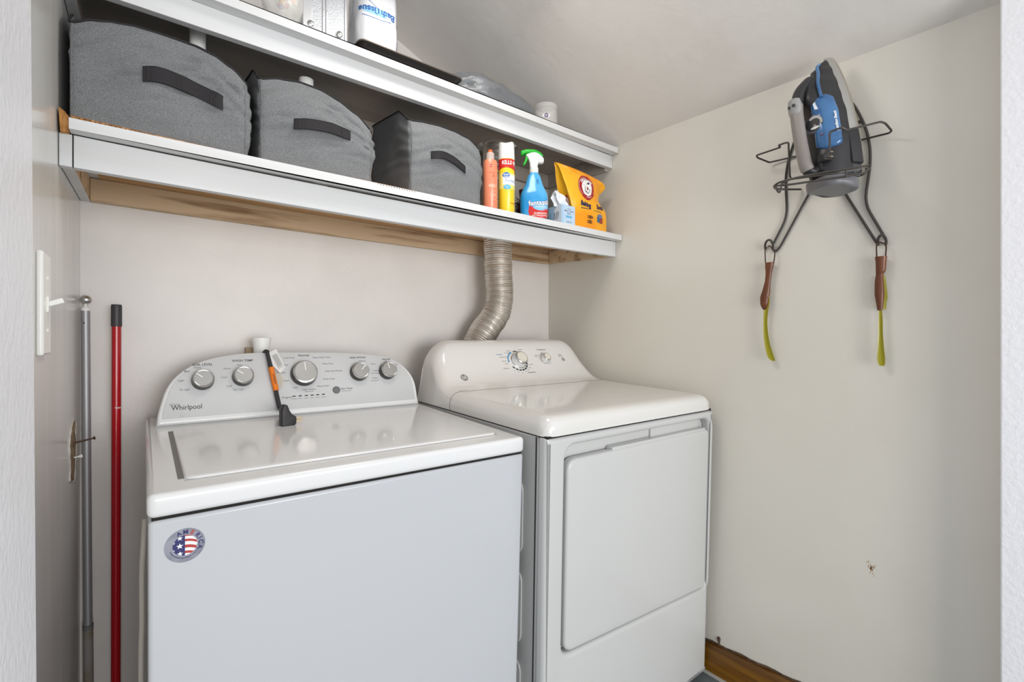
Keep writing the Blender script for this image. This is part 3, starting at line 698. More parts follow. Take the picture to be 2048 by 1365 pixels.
for fx, fy in ((.05, .06), (.63, .06), (.05, .55), (.63, .55)):
    b2 = MB(); b2.lathe([(.02, .0), (.02, .012), (.012, .014), (.012, .06)], (fx, yo2+fy, FL+.004-math.tan(TD)*(yo2+fy)*.99+math.tan(-RD)*-fx*0-.0), n=16); b2.build('foot', M_blk, droot, local=True)
# side embossing
for z_ in (.62, .40, .18):
    me = curve_mesh([rrect(.02, z_-.09, .16, z_+.09, .03)], .004, .0018, 2); me.transform(Matrix(((0,0,1,-.0005),(1,0,0,yo2+.06),(0,1,0,0),(0,0,0,1)))); place(me, 'side_embossing', M_appdf, droot, local=True)
# top cover + console by profile (depth from front, height above gap)
prof_top = [(0, 0), (0, .012), (.001, .022), (.004, .030), (.009, .0365), (.017, .0415), (.028, .0445), (.045, .046), (.12, .047), (.22, .048), (.32, .049), (.40, .0505), (.428, .0515)]
prof_con = [(.430, .0520), (.452, .0545), (.470, .0595), (.485, .068), (.50, .080), (.515, .0955), (.53, .113), (.545, .132), (.557, .150), (.567, .166), (.575, .1785), (.583, .188), (.592, .1945), (.602, .198), (.615, .199), (.632, .198), (.638, .190), (.64, .17), (.64, .0)]
def topgrid(prof, name, m, rs):
    us = [0, .0015, .004, .008, .013, .019, .026, .034, .044, .056, .07, .09]; us = us+[.09+(DW-.18)*i/10 for i in range(1, 10)]+[DW-u for u in us[::-1]]
    rows = []
    for u in us:
        e = min(u, DW-u); row = [Vector((u, yo2+prof[0][0]+(.0 if name != 'top_cover' else 0), zg2-.0))] if 0 else []
        for d, h in prof:
            r = rs(d, h); dr = 0
            if e < r and r > 0: dr = r-math.sqrt(max(0, r*r-(r-e)**2))
            fr = .035; fy = 0
            if e < fr and d < .05: fy = (fr-math.sqrt(max(0, fr*fr-(fr-e)**2)))*.75*(1-d/.05)
            hh = max(0, h-dr); 
            if d > .42:
                # the console's ends flare outwards towards its base
                f = max(0, min(1, (h-.05)/.15)); side = 1 if u < DW/2 else -1
                x = u+side*.020*f*max(0, 1-e/.25)
                dd = d+ .02*(e < .001)*0
            else: x = u; dd = d
            rows_v = Vector((x, yo2+dd+fy, zg2+hh)); row.append(rows_v)
        rows.append(row)
    W = len(prof); b = MB(); vs = [v for r_ in rows for v in r_]
    fs = [(i*W+j, (i+1)*W+j, (i+1)*W+j+1, i*W+j+1) for i in range(len(rows)-1) for j in range(W-1)]
    b.add(vs, fs)
    # close the two sides down to the gap line
    for ri_ in (0, len(rows)-1):
        r_ = rows[ri_]; base_ = [Vector((v.x if ri_ == 0 else v.x, v.y, zg2)) for v in r_]
        base_ = [Vector((0 if ri_ == 0 else DW, v.y, zg2)) for v in r_]
        b.add(r_+base_, [(j, j+1, j+1+W, j+W) for j in range(W-1)])
    return b.build(name, m, droot, local=True)
stretch = lambda pr: [(d if d < .3 else .3+(d-.3)*1.0, h) for d, h in pr]
prof_top = stretch(prof_top); prof_con = stretch(prof_con)
topgrid(prof_top, 'top_cover', M_appd, lambda d, h: min(.034, h))
dcon = topgrid(prof_con, 'control_panel', M_appd, lambda d, h: .034+.06*max(0, min(1, (h-.05)/.15)))
b = MB(); b.tube([(DW*.03+DW*.94*i/20, yo2+.4287, zg2+.0512-(.0 if 0 < i < 20 else .004)) for i in range(21)], .0009, 6); b.build('panel_seam', mat('seam_grey', '77736E', .6), droot, local=True)
# console face plane for knobs: through (.53,.113) with slope
pA = Vector((0, yo2+.515, zg2+.0955)); pB = Vector((0, yo2+.567, zg2+.166)); eD = (pB-pA).normalized(); DC = frame(pA, (1, 0, 0), eD); nD = DC.to_3x3() @ Vector((0, 0, 1))
def dc(px, py): q = dl(px, py, pA, nD); return q.x, (q-pA).dot(eD)
def dfn(u, v, l=0): 
    # follow the profile curve in the v direction
    p = DC @ Vector((u, v, 0)); d = p.y-yo2; h = p.z-zg2
    best = None
    t = v
    # intersect normal line with profile polyline
    for (d0, h0), (d1, h1) in zip(prof_con, prof_con[1:]):
        ax_, ay_ = d1-d0, h1-h0; nx, ny = nD.y, nD.z; det = ax_*(-ny)-ay_*(-nx)
        if abs(det) < 1e-9: continue
        s_ = ((d-d0)*(-ny)-(h-h0)*(-nx))/det; k_ = (ax_*(h-h0)-ay_*(d-d0))/det
        if -.01 <= s_ <= 1.01 and (best is None or abs(k_) < abs(best)): best = k_
    return p+nD*((-best if best is not None else 0)*-1 + l) if 0 else p+nD*((best or 0)+l)
kb = dc(1040, 719); kr = .030
def dknob(px, py, r, h, name):
    c = dc(px, py); o_ = dfn(c[0], c[1], -.002); b = MB()
    b.lathe([(r*1.15, 0), (r*1.15, .005), (r*1.0, .006), (r*.96, h*.9), (r*.9, h)], o_, nD, 36); k = b.build(name, M_app, droot, local=True)
    b = MB(); b.lathe([(r*1.18, .0), (r*1.20, .0045), (r*1.16, .0055)], o_, nD, 36); b.build('chrome_trim', M_chrome, k, local=True)
    b = MB(); b.lathe([(r*.97, h*.72), (r*.98, h*.95), (r*.9, h*1.02), (r*.78, h*1.02)], o_, nD, 36); b.build('chrome_trim', M_chrome, k, local=True)
    b = MB(); b.lathe([(r*.79, h), (r*.78, h*1.03), (.0001, h*1.03)], o_, nD, 36); b.build('knob_cap', mat('knob_cream', 'D8D4C8', .25, .1), k, local=True)
    return c
k1 = dknob(1037, 722, .0255, .030, 'cycle_knob'); k2 = dknob(1090, 718, .0165, .022, 'temperature_knob')
D = Decal(dfn); D2 = Decal(dfn); D3 = Decal(dfn); D4 = Decal(dfn); Bl = mat('blue_print', '2F83B5', .5)
R0, R1 = .036, .0420
for i in range(5): a0 = math.radians(112+i*15); D.ring(k1[0]-.003, k1[1], R0, R1, Bl, a0, a0+math.radians(12), n=5)
for i in range(7): a0 = math.radians(215+i*20); D.ring(k1[0]-.003, k1[1], R0, R1, M_print, a0, a0+math.radians(15), n=5)
D.ring(k1[0]-.003, k1[1], R0+.003, R1, M_print, math.radians(60), math.radians(98), n=8)
D2.ring(k2[0], k2[1], .0235, .0245, M_print, math.radians(80), math.radians(260), n=20)
def dt(t, px, py, h, m=M_print, bold=0, **k): c = dc(px, py); (D3 if px > 1110 else D2 if px > 1069 else D).text(t, c[0], c[1], h*1.25, m, bold, **k)
dt('Cottons', 999, 709, .0042, Bl, .01); dt('More Dry', 1015, 706, .0032); dt('Optimum Dry', 1007, 714, .0032); dt('Less Dry', 1009, 722, .0032); dt('Damp', 1014, 727.5, .0032)
dt('Easy Care', 1017, 702, .003); dt('Delicates', 1040, 699.5, .003); dt('Speed Dry', 1013, 737, .0032); dt('Air Fluff', 1062, 729, .003); dt('Timed Dry', 1063, 745.5, .0045, bold=.012)
for t, x, y in (('20', 1029, 741.5), ('30', 1037, 745), ('40', 1045, 746.5), ('60', 1052, 744), ('80', 1057, 740.5), ('100', 1060, 735.5), ('off', 1029, 702)): dt(t, x, y, .003)
dt('Temperature', 1082, 699.5, .0048, bold=.008); dt('Low', 1083, 705.5, .003); dt('Extra Low', 1074, 710.5, .003); dt('High', 1073, 713, .003)
dt('Start', 1120, 709.5, .0046, bold=.008); dt('Hold to Start', 1122, 712.5, .0026)
g_ = dc(928, 756.5); G1 = mat('logo_grey', '8C8C8C', .3, .5)
D.build('cycle_lettering', dcon, local=True); D2.build('temperature_lettering', dcon, local=True); D3.build('start_lettering', dcon, local=True); D = D4
D.disc(g_[0], g_[1], .0135, G1); D.up(); D.ring(g_[0], g_[1], .0118, .0124, M_white); D.text('GE', g_[0], g_[1], .0095, M_white, .01)
for i in range(4): a = PI/4+i*PI/2; D.ring(g_[0]+.0085*math.cos(a), g_[1]+.0085*math.sin(a), .0020, .0025, M_white, n=14)
D.build('brand_logo', dcon, local=True)
c = dc(1127, 719); b = MB(); b.lathe([(.0075, 0), (.0075, .0016), (.006, .0025), (.0001, .0026)], dfn(*c), nD, 24); b.build('start_button', mat('button_light', '9FA0A0', .3, .2), droot, local=True)
# ================================================================== LEFT SIDE: switch, poles, nail
p0 = atX(82, 510, XL); p1 = atX(107, 712, XL); yc = atX(88, 608, XL+.006).y; za, zb = atX(95, 514, XL+.004).z, atX(95, 710, XL+.004).z
sw = thing('light_switch', 'white light switch plate with toggle lever on the grey left wall', 'light switch', (XL, yc, (za+zb)/2))
hw = .036; zc = (za+zb)/2; hh = abs(za-zb)/2
ycs = yc+.012
me = curve_mesh([rrect(-hw, -hh, hw, hh, .003)], .0085, .0035, 3); me.transform(Matrix(((0,0,1,XL+.0042),(-1,0,0,ycs),(0,1,0,zc),(0,0,0,1))))
pl = place(me, 'cover_plate', M_ivory, sw)
for s in (1, -1):
    b = MB(); b.lathe([(.003, 0), (.003, .0012), (.0001, .0016)], (XL+.0084, ycs, zc+s*.040), (1, 0, 0), 12); b.build('screw', M_ivory, sw)
b = MB(); b.box((XL+.008, ycs-.006, zc-.012), (XL+.0105, ycs+.006, zc+.012)); b.build('toggle_frame', M_ivory, sw, bevel=.0008)
b = MB(); TMt = Matrix.Translation((XL+.009, ycs, zc)) @ Matrix.Rotation(math.radians(-22), 4, 'Y'); b.box((0, -.004, -.004), (.019, .004, .004), M=TMt); b.build('toggle', M_ivory, sw, bevel=.0015)
# silver pole
def leanpole(pt_top, pt_bot, r): return Vector(pt_top), Vector(pt_bot)
YP = 1.565
t0 = atY(171, 622, YP); bt = atY(177, 1365, YP); dirp = (bt-t0); bt2 = t0+dirp*((t0.z-FL-.001)/(t0.z-bt.z))
rp = abs(atY(182.5, 800, YP).x-atY(160.5, 800, YP).x)/2*.86
pole = thing('telescopic_pole', 'silver aluminium telescopic pole with chrome tip leaning in the left back corner', 'pole', bt2)
t0.x = max(t0.x, XL+rp+.001); bt2.x = max(bt2.x, XL+rp+.003)
b = MB(); jn = t0.lerp(bt2, (t0.z-atY(177, 1255, YP).z)/(t0.z-FL)); b.tube([t0, jn], rp, 24); b.build('tube', M_pole, pole)
b = MB(); b.tube([jn+Vector((0, 0, .006)), jn, bt2], rp*1.13, 24); b.build('grip', M_polegrip, pole)
b = MB(); b.tube([jn+Vector((0, 0, .006)), jn+Vector((0, 0, -.005))], rp*1.2, 24); b.build('collar', mat('collar_grey', '6E7070', .5), pole)
b = MB(); b.lathe([(rp*1.02, 0), (rp*1.0, .005), (rp*.6, .010), (rp*.3, .012), (rp*.3, .018)], t0, n=24); b.build('end_cap', M_white, pole)
b = MB(); b.lathe([(.0001, -.011)]+[(.0115*math.cos(a), .0115*math.sin(a)) for a in [(-PI/2+.2)+i*(PI-.4)/12 for i in range(13)]]+[(.0001, .0115)], t0+Vector((.001, 0, .027)), n=24); b.build('tip_ball', M_chrome, pole)
b = MB(); b.lathe([(.002, 0), (.0018, .0015), (.0001, .002)], t0+Vector((-rp*.3, -rp*.9, -.03)), (0, -1, 0), 10); b.build('spring_button', M_blk, pole)
YP2 = 1.555
t0 = atY(233, 652, YP2); bt = atY(231.5, 1365, YP2); bt2 = t0+(bt-t0)*((t0.z-FL-.001)/(t0.z-bt.z)); rp = abs(atY(246, 900, YP2).x-atY(221, 900, YP2).x)/2*.80
rpole = thing('broom_pole', 'red enamelled pole with dark grey end cap leaning against the back wall', 'pole', bt2)
b = MB(); b.tube([t0, bt2], rp, 24); rt = b.build('tube', M_red, rpole)
b = MB(); b.lathe([(rp*1.1, -.002), (rp*1.14, .0), (rp*1.14, .048), (rp*1.05, .053), (.001, .054)], t0, n=28); b.build('end_cap', mat('cap_dark', '3C3A3C', .45), rpole)
D = Decal(lambda u, v, l=0: Vector((atY(228, 815, YP2).x+rp*math.sin(u/rp-.5)*1.02+.006, YP2-rp*math.cos(u/rp-.5)*1.03-l, atY(228, 815, YP2).z+v)))
D.text('Libman', .001, 0, .006, M_white, .0); D.build('brand_print', rt)
# hole in the left wall with a nail and a plastic anchor
hy = atX(146, 900, XL).y
hol = [(atX(px, py, XL).y, atX(px, py, XL).z) for px, py in ((147, 836), (150, 850), (149, 868), (151, 885), (150, 905), (149, 925), (148, 940), (147, 960), (142, 965), (138, 962), (139, 945), (138, 925), (137, 900), (138, 880), (140, 862), (143, 848))]
hole_t = thing('torn_plaster', 'torn hole of exposed brown plaster on the left wall beside the silver pole', 'hole', (XL, hy, atX(146, 900, XL).z))
me = curve_mesh([hol], .0012); me.transform(Matrix(((0,0,1,XL+.0008),(1,0,0,0),(0,1,0,0),(0,0,0,1)))); place(me, 'exposed_plaster', mat('plaster_brown', '6E5A44', .9, c2='A89070', cscale=60), hole_t, smooth=False)
b = MB(); rr = random.Random(9); rg = [Vector((XL+.001, y, z)) for y, z in hol]; b.tube(smooth_path(rg, 3, True), [.0012+.0012*rr.random() for _ in range(len(rg)*3)], 6, closed=True); b.build('ragged_rim', mat('rim_white', 'C8C4BE', .7), hole_t)
a = atX(146, 887, XL); b = MB(); b.tube([a, a+Vector((.010, .006, .001)), a+Vector((.034, .02, .004))], [.0022, .0022, .0018], 10); b.lathe([(.004, 0), (.004, .0015), (.001, .002)], a+Vector((.034, .02, .004)), (.034, .02, .004), 12); o = b.build('nail', mat('rusty_nail', '5A463E', .6, .5), base=a); tag(o, 'rusty nail sticking out of the torn plaster on the left wall', 'nail')
a = atX(146, 916, XL); b = MB(); b.lathe([(.0014, 0), (.0016, .008), (.004, .013), (.0042, .0155), (.001, .016)], a, (1, .3, .05), 12); o = b.build('wall_anchor', M_white, base=a); tag(o, 'white plastic wall anchor sticking out below the rusty nail', 'anchor')
# ================================================================== LOWER SHELF GOODS
def can(name, label, px, Y, r, profile, cat):
    a = atY(px, 420, Y); z = shz_lo(a.x, Y)+.0048 if a.x < 1.0 else shz_lo(a.x, Y)+.0006
    root = thing(name, label, cat, (a.x, Y, z)); parts = {}
    for nm, pr, m in profile:
        b = MB(); b.lathe([(rr_*r, h) for rr_, h in pr], (a.x, Y, z), n=36); parts[nm] = b.build(nm, m, root)
    return root, a.x, z, parts
V2 = Vector((0, 0, 0))
def cylfn(x, Y, z, r, ang0=None):
    d = Vector((-x, -Y, 0)); a0 = math.atan2(d.y, d.x)
    def f(u, v, l=0): a = a0+u/r; return Vector((x+(r+l)*math.cos(a), Y+(r+l)*math.sin(a), z+v))
    return f
M_coral = mat('coral_can', 'E58A68', .3, coat=.3)
r = .0225; root, x, z, P_ = can('aerosol_can', 'coral pink slim aerosol can with orange nozzle beside the rightmost grey bin', 980.5, 1.222, r,
  [('can_body', [(.92, 0), (1, .003), (1, .120), (.98, .145), (.9, .154), (.5, .156)], M_coral), ('clear_collar', [(.52, .155), (.56, .157), (.55, .178), (.45, .180), (.2, .18)], mat('clear_cap', 'E6DAD2', .1, alpha=.6)), ('nozzle', [(.3, .176), (.33, .178), (.33, .187), (.2, .190), (.001, .190)], mat('orange_nozzle', 'E0672F', .4))], 'aerosol can')
D = Decal(cylfn(x, 1.222, z, r)); Wc = mat('pale_print', 'F3C9B4', .5); Rc = mat('red_logo', 'B8433A', .4); Oc = mat('rust_print', 'C2542F', .5)
D.disc(.002, .133, .0055, Rc, .0045); D.up().text('Dove', .002, .133, .0035, Wc, .02); D.build('logo_label', P_['can_body']); D = Decal(cylfn(x, 1.222, z, r)); D.text('dry spray', .001, .146, .003, Wc)
D.text('APRICOT', .006, .112, .0032, Oc); D.build('scent_lettering', P_['can_body']); D = Decal(cylfn(x, 1.222, z, r)); D.text('A', .011, .103, .010, Oc); D.build('scent_lettering', P_['can_body']); D = Decal(cylfn(x, 1.222, z, r)); D.text('48H', .008, .072, .011, Wc, .01); D.ring(.013, .044, .0125, .0132, Wc, n=30); D.text('0%', .013, .044, .008, Wc)
D.build('ring_mark', P_['can_body'])
r = .0262; root, x, z, P_ = can('disinfectant_spray', 'tall disinfectant spray can with white cap and red and yellow label', 1013, 1.226, r,
  [('can_body', [(.92, 0), (1, .003), (1, .170), (.97, .173)], mat('yellow_can', 'F0D32C', .25, coat=.3)), ('cap', [(.99, .172), (1.0, .174), (.97, .205), (.93, .222), (.90, .2265)], M_white)], 'spray can')
# sculpted cap top: a tilted scoop
b = MB(); b.lathe([(.90*r, .226), (.86*r, .2285), (.80*r, .2265), (.78*r, .214), (.001, .212)], (x, 1.226, z), n=36)
for v in b.v:
    if v.z > z+.223:
        a = math.atan2(v.y-1.226, v.x-x); v.z -= .008*max(0, math.cos(a+2.3))**3
b.build('cap_scoop', M_white, root)
for v in P_['cap'].data.vertices:
    wz = v.co.z+(0 if P_['cap'].parent else 0)
    if wz > z+.218: v.co.z -= .009*max(0, math.cos(math.atan2(v.co.y-1.226, v.co.x-x)+2.3))**3
f = cylfn(x, 1.226, z, r); D = Decal(f); Rr_ = mat('label_red', 'CC2F2A', .35); Wy = mat('label_white', 'F2F0EC', .4); Yl = mat('label_yellow', 'F3E07A', .4); Bd = mat('label_blue', '1F6DB8', .4); Bs = mat('label_skyblue', '4FB0DC', .4)
D.rect(-PI*r, .142, PI*r*.98, .170, Rr_, 60, 2); D.up(); D.up(); D.build('red_band', P_['can_body']); D = Decal(f); D.rect(-PI*r, .075, PI*r*.98, .125, Yl, 60, 2)
D.up(); D.rect(-.012, .088, .036, .120, Wy, 16, 2); 
D.b.grid(lambda a, c_: f(-.05+.1*a, .142-(.012*abs(2*a-1.0)**1.5*1.0)*(1-c_)+.002*c_, .0007), 40, 2, D.mi(Rr_))
D.up(); D.text('KILLS 99.9%', .020, .158, .0115, Wy, .03, sx=.85); D.disc(-.001, .118, .012, Bd, .0085); D.disc(.002, .080, .012, Bs, .0075); D.text('Disinfectant', .020, .101, .0085, Bd, .0, sx=.85)
D.up(); D.text('Great', -.001, .120, .0055, Wy, .02); D.text('Value', -.001, .1135, .0042, Wy, .02); D.text('Citrus', .002, .082, .004, Wy); D.text('Scent', .002, .077, .003, Wy)
D.build('printed_label', P_['can_body'])
D = Decal(f); D.text('CRISP', .021, .03, .006, Rr_); D.build('side_lettering', P_['can_body'])
# black bristle brush
a = atY(1044, 420, 1.315); z = shz_lo(a.x, 1.315)+.0008; br = thing('scrub_brush', 'black bristly scrub brush standing behind the blue spray bottle', 'brush', (a.x, 1.315, z))
b = MB(); b.lathe([(.012, 0), (.016, .005), (.016, .07), (.01, .08), (.008, .10), (.011, .125), (.001, .13)], (a.x, 1.315, z), n=20); b.build('handle', mat('dark_red_handle', '4A1512', .4), br)
b = MB(); rr = random.Random(2)
for i in range(380):
    th = rr.random()*2*PI; zz = rr.uniform(.004, .085); d = Vector((math.cos(th), math.sin(th), rr.uniform(-.2, .4))).normalized(); p = Vector((a.x, 1.315, z+zz))
    b.tube([p+d*.012, p+d*rr.uniform(.024, .031)], [.0012, .0006], 4)
o = b.build('bristles', M_blk, br); o['kind'] = 'stuff'
# spray bottle
Y0 = 1.222; a = atY(1068, 420, Y0); z = shz_lo(a.x, Y0)+.0008; X0 = a.x
sp = thing('spray_bottle', 'blue trigger spray cleaner bottle with green and white trigger head', 'spray bottle', (X0, Y0, z))
yaw = math.radians(20); ex = Vector((math.cos(-math.radians(40)), math.sin(-math.radians(40)), 0)); ey = Vector((-ex.y, ex.x, 0))
pr = [(.034, .020, 0), (.0385, .0235, .004), (.041, .025, .015), (.042, .026, .04), (.0425, .0265, .072), (.0405, .0255, .088), (.034, .023, .103), (.027, .020, .118), (.0225, .0175, .135), (.019, .015, .148), (.0135, .0128, .156), (.012, .012, .160)]
def belly(zv):
    for i in range(len(pr)-1):
        if pr[i][2] <= zv <= pr[i+1][2]:
            t = (zv-pr[i][2])/(pr[i+1][2]-pr[i][2]); return pr[i][0]*(1-t)+pr[i+1][0]*t, pr[i][1]*(1-t)+pr[i+1][1]*t
    return pr[-1][0], pr[-1][1]
def leanx(zv): return .010*(1-zv/.16)   # body shifts right of the neck
b = MB(); zz = [i*.16/40 for i in range(41)]
def bp(a_, zv, l=0):
    A, B = belly(zv); ca, sa = math.cos(a_), math.sin(a_); q = 1/((abs(ca)**2.6+abs(sa)**2.6)**(1/2.6))
    return Vector((X0, Y0, z))+ex*((A*1.1+l)*ca*q+leanx(zv)*.0)+ey*((B+l)*sa*q)+Vector((0, 0, zv))
b.rings([[bp(2*PI*k/40, zv) for k in range(40)] for zv in zz]); body = b.build('bottle_body', mat('blue_bottle', '2A93D6', .18, coat=.3, c2='55AEE2', cscale=9), sp)
b = MB(); b.lathe([(.0135, .158), (.0145, .160), (.0145, .176), (.0125, .178), (.009, .18)], (X0, Y0, z), n=28); b.build('neck_collar', M_white, sp)
# trigger head in a side profile plane: axis hx points left/front in the photo
hx = Vector((-math.cos(math.radians(37)), math.sin(math.radians(37)), 0))*1.0; HMx = frame((X0, Y0, z), hx, (0, 0, 1)) @ Matrix.Translation((.002, .176, 0)) @ Matrix.Diagonal((1.2, 1.06, 1.12, 1)) @ Matrix.Translation((0, -.176, 0))
me = curve_mesh([rpoly([(-.011, .176), (.010, .176), (.010, .190), (.014, .203), (.022, .2165), (.0, .226), (-.016, .222), (-.029, .204), (-.0285, .192), (-.020, .190), (-.013, .192)], .004, 5)], .019, .004, 3); me.transform(HMx); place(me, 'trigger_housing', M_white, sp)
Gm = mat('green_trigger', '1FB32B', .3)
me = curve_mesh([rpoly([(.034, .2125), (.036, .228), (.020, .2335), (-.004, .2325), (-.022, .222), (-.0275, .209), (-.018, .214), (-.006, .2215), (.010, .2215), (.024, .219)], .003, 4)], .0205, .004, 3); me.transform(HMx); place(me, 'green_cover', Gm, sp)
me = curve_mesh([rpoly([(.022, .2195), (.015, .2195), (.0145, .205), (.021, .190), (.0275, .182), (.030, .186), (.0255, .196), (.0225, .207)], .0025, 4)], .011, .003, 3); me.transform(HMx); place(me, 'trigger', Gm, sp)
# label wraps: u measured as angle*0.04 from the view direction towards right
aview = math.atan2(Vector((-X0, -Y0, 0)).dot(ey), Vector((-X0, -Y0, 0)).dot(ex))
bf = lambda u, v, l=0: bp(aview+u/.034, v, l)
D = Decal(bf); Lb = mat('label_paleblue', '86C3E8', .35); Nv = mat('label_navy', '1C3B87', .4)
D.b.grid(lambda a_, c_: bf(-.012+.055*a_, .004+(.034+.004*math.sin(a_*6))*c_, .0004), 24, 8, D.mi(Rr_))
D.b.grid(lambda a_, c_: bf(-.014+.010*a_*(1-c_)+.004*c_, .02+.04*c_, .0004), 6, 10, D.mi(Rr_))
D.up(); D.disc(.018, .042, .021, Lb, .014); D.up()
D.text('fantastik', .014, .054, .0155, Nv, .06, sx=.72, ang=.10); D.up().up(); D.text('fantastik', .014, .054, .0155, Wy, .02, sx=.72, ang=.10)
D.text('DISINFECT', .017, .040, .004, Wy, .01); D.text('ELIMINATES', .017, .019, .0045, Wy, .02); D.text('BACTERIA & VIRUSES', .017, .012, .004, Wy, .01, sx=.8)
D.build('front_label', body); D = Decal(bf)
for i, t in enumerate(('kills germs', 'cleans', 'heavy duty')): D.text(t, .012+i*.003, .125, .003, Nv, .01, ang=-PI/2)
D.build('neck_lettering', body)
# box of small bags with a bag pulled out
bx0, bx1, by0, by1 = 1.139, 1.205, 1.200, 1.266; bz0 = shz_lo(1.17, 1.2)+.0022; bh = .070
bxr = thing('bag_box', 'small pale blue and white carton of small trash bags with white plastic bag pulled out', 'box', (1.172, 1.233, bz0))
M_bxw = mat('carton_white', 'DDE3EA', .5); M_bxb = mat('carton_blue', 'A9C8E2', .5); M_bxd = mat('carton_cyan', '6DB4D6', .5)
b = MB(); b.box((bx0, by0, bz0), (bx1, by1, bz0+bh)); cb = b.build('carton', M_bxb, bxr, bevel=.0008)
D = Decal(lambda u, v, l=0: Vector((bx0-l, by1-u, bz0+v))); D.rect(.030, .001, .065, bh-.001, M_bxw); D.up()
for i, t in enumerate(('SMALL', 'TRASH', 'BAGS')): D.text(t, .050-i*.009, .034, .0062, M_print, .01, ang=-PI/2)
D.text('60 bags', .012, .034, .006, M_bxd, .01, ang=-PI/2); D.build('side_print', cb)
D = Decal(lambda u, v, l=0: Vector((bx0+u, by0-l, bz0+v))); D.rect(.010, .001, .065, bh-.001, mat('carton_pale', 'BBD2E8', .5)); D.up()
for t, h, s in (('unscented', .058, .0035), ('SMALL TRASH', .050, .0058), ('BAGS', .0415, .0058), ('', .03, .005), ('FLAP TIE', .012, .0055)):
    if t: D.text(t, .036, h, s, M_print, .005, sx=.85)
D.rect(.020, .026, .050, .034, M_bxd); D.build('front_print', cb)
def blob(name, c, rad, m, parent, amp, fr, seed, nu=40, nv=24, **k):
    b = MB(); c = Vector(c)
    def fn(u, v):
        th = 2*PI*u; ph = PI*(v*.998+.001); d = Vector((math.sin(ph)*math.cos(th), math.sin(ph)*math.sin(th), math.cos(ph)))
        q = 1+amp*(noise.noise(d*fr+Vector((seed, 0, 0)))+.6*abs(noise.noise(d*fr*2.3+Vector((0, seed, 0)))))
        return c+Vector((d.x*rad[0], d.y*rad[1], d.z*rad[2]))*q
    b.grid(fn, nu, nv, cu=True); return b.build(name, m, parent, **k)
M_wbag = mat('white_film', 'E6E8EC', .3, bump=.8, bscale=90)
b = MB(); c = Vector(((bx0+bx1)/2-.012, by0+.025, bz0+bh-.004))
def fn(u, v):
    th = 2*PI*u; rr_ = (.024+.012*v)*(1-v**3)**.5 if v < 1 else 0; rr_ *= 1+.35*noise.noise(Vector((math.cos(th)*2, math.sin(th)*2, v*3)))+.18*math.sin(th*5+v*3)
    return c+Vector((math.cos(th)*rr_*1.0-.012*v, math.sin(th)*rr_*.7, v*.046-.012*v*math.cos(th)))
b.grid(fn, 48, 20, cu=True); b.build('pulled_bag', M_wbag, bxr)
# red small item behind the box
a = atY(1106, 415, 1.31); z_ = shz_lo(a.x, 1.31)+.0008
b = MB(); b.lathe([(.015, 0), (.016, .003), (.016, .035), (.012, .040), (.009, .041), (.009, .052), (.001, .053)], (a.x, 1.31, z_), n=24); o = b.build('small_bottle', mat('dark_red', '7E1E18', .3), base=(a.x, 1.31, z_)); tag(o, 'dark red small bottle mostly hidden behind the trash bag carton', 'bottle')
# baking soda pouch
bagr = thing('baking_soda_bag', 'orange baking soda pouch with folded crumpled top at right end of shelf', 'bag', (1.28, 1.25, shz_lo(1.28, 1.25)))
YG = 1.203
lf = [atY(px, py, YG) for px, py in ((1150, 457), (1150, 440), (1147, 420), (1142, 395), (1136, 370), (1130, 345), (1125, 328), (1122, 318))]
rt_ = [atY(px, py, YG) for px, py in ((1213, 463), (1213, 445), (1212, 425), (1201, 404), (1210, 388), (1212, 370), (1185, 347), (1140, 326))]
zb_ = shz_lo(1.28, YG)+.001
lf[0].z = zb_; rt_[0].z = zb_
lz = smooth_path(lf, 5); rz = smooth_path(rt_, 5); n = len(lz)-1
def bagf(s, t, l=0):
    i = min(int(t*n), n-1); q = t*n-i; a_ = lz[i].lerp(lz[i+1], q); c_ = rz[i].lerp(rz[i+1], q)
    p = a_.lerp(c_, s); bul = math.sin(PI*s)**.6*math.sin(PI*min(1, t*.9+.12))
    y = YG-.012*bul + .05*t*t*.6
    fold = math.exp(-((s-1.05-(.5-t)*.9)/.10)**2)*max(0, 1-abs(t-.55)/.25)
    y += .022*fold-.012*math.exp(-((s-.9)/.12)**2)*max(0, 1-abs(t-.72)/.16)
    y += .006*noise.noise(Vector((s*3.2, t*5, 4)))*(.4+t)+.003*noise.noise(Vector((s*9-t*5, t*8, 1)))*(.3+t)
    return Vector((p.x, y-l, p.z))
def bagb(s, t):
    f = bagf(s, t); th = (.098-.02*s)*(1-t)**.95+.0012; return Vector((f.x, f.y+th+.0, f.z+.0))
b = MB(); NS, NT = 44, 60
b.grid(lambda u, v: bagf(u, v), NS, NT); b.grid(lambda u, v: bagb(u, v), NS, NT)
def gus(s_, u, v): return bagf(s_, v).lerp(bagb(s_, v), u)+Vector(((.012 if s_ == 0 else -.014)*math.sin(PI*u)*(v*(1-v)*3)**.7, 0, 0))
for s_ in (0, 1): b.grid(lambda u, v: gus(s_, u, v), 8, NT)
b.grid(lambda u, v: bagf(u, 0).lerp(bagb(u, 0), v), NS, 2)
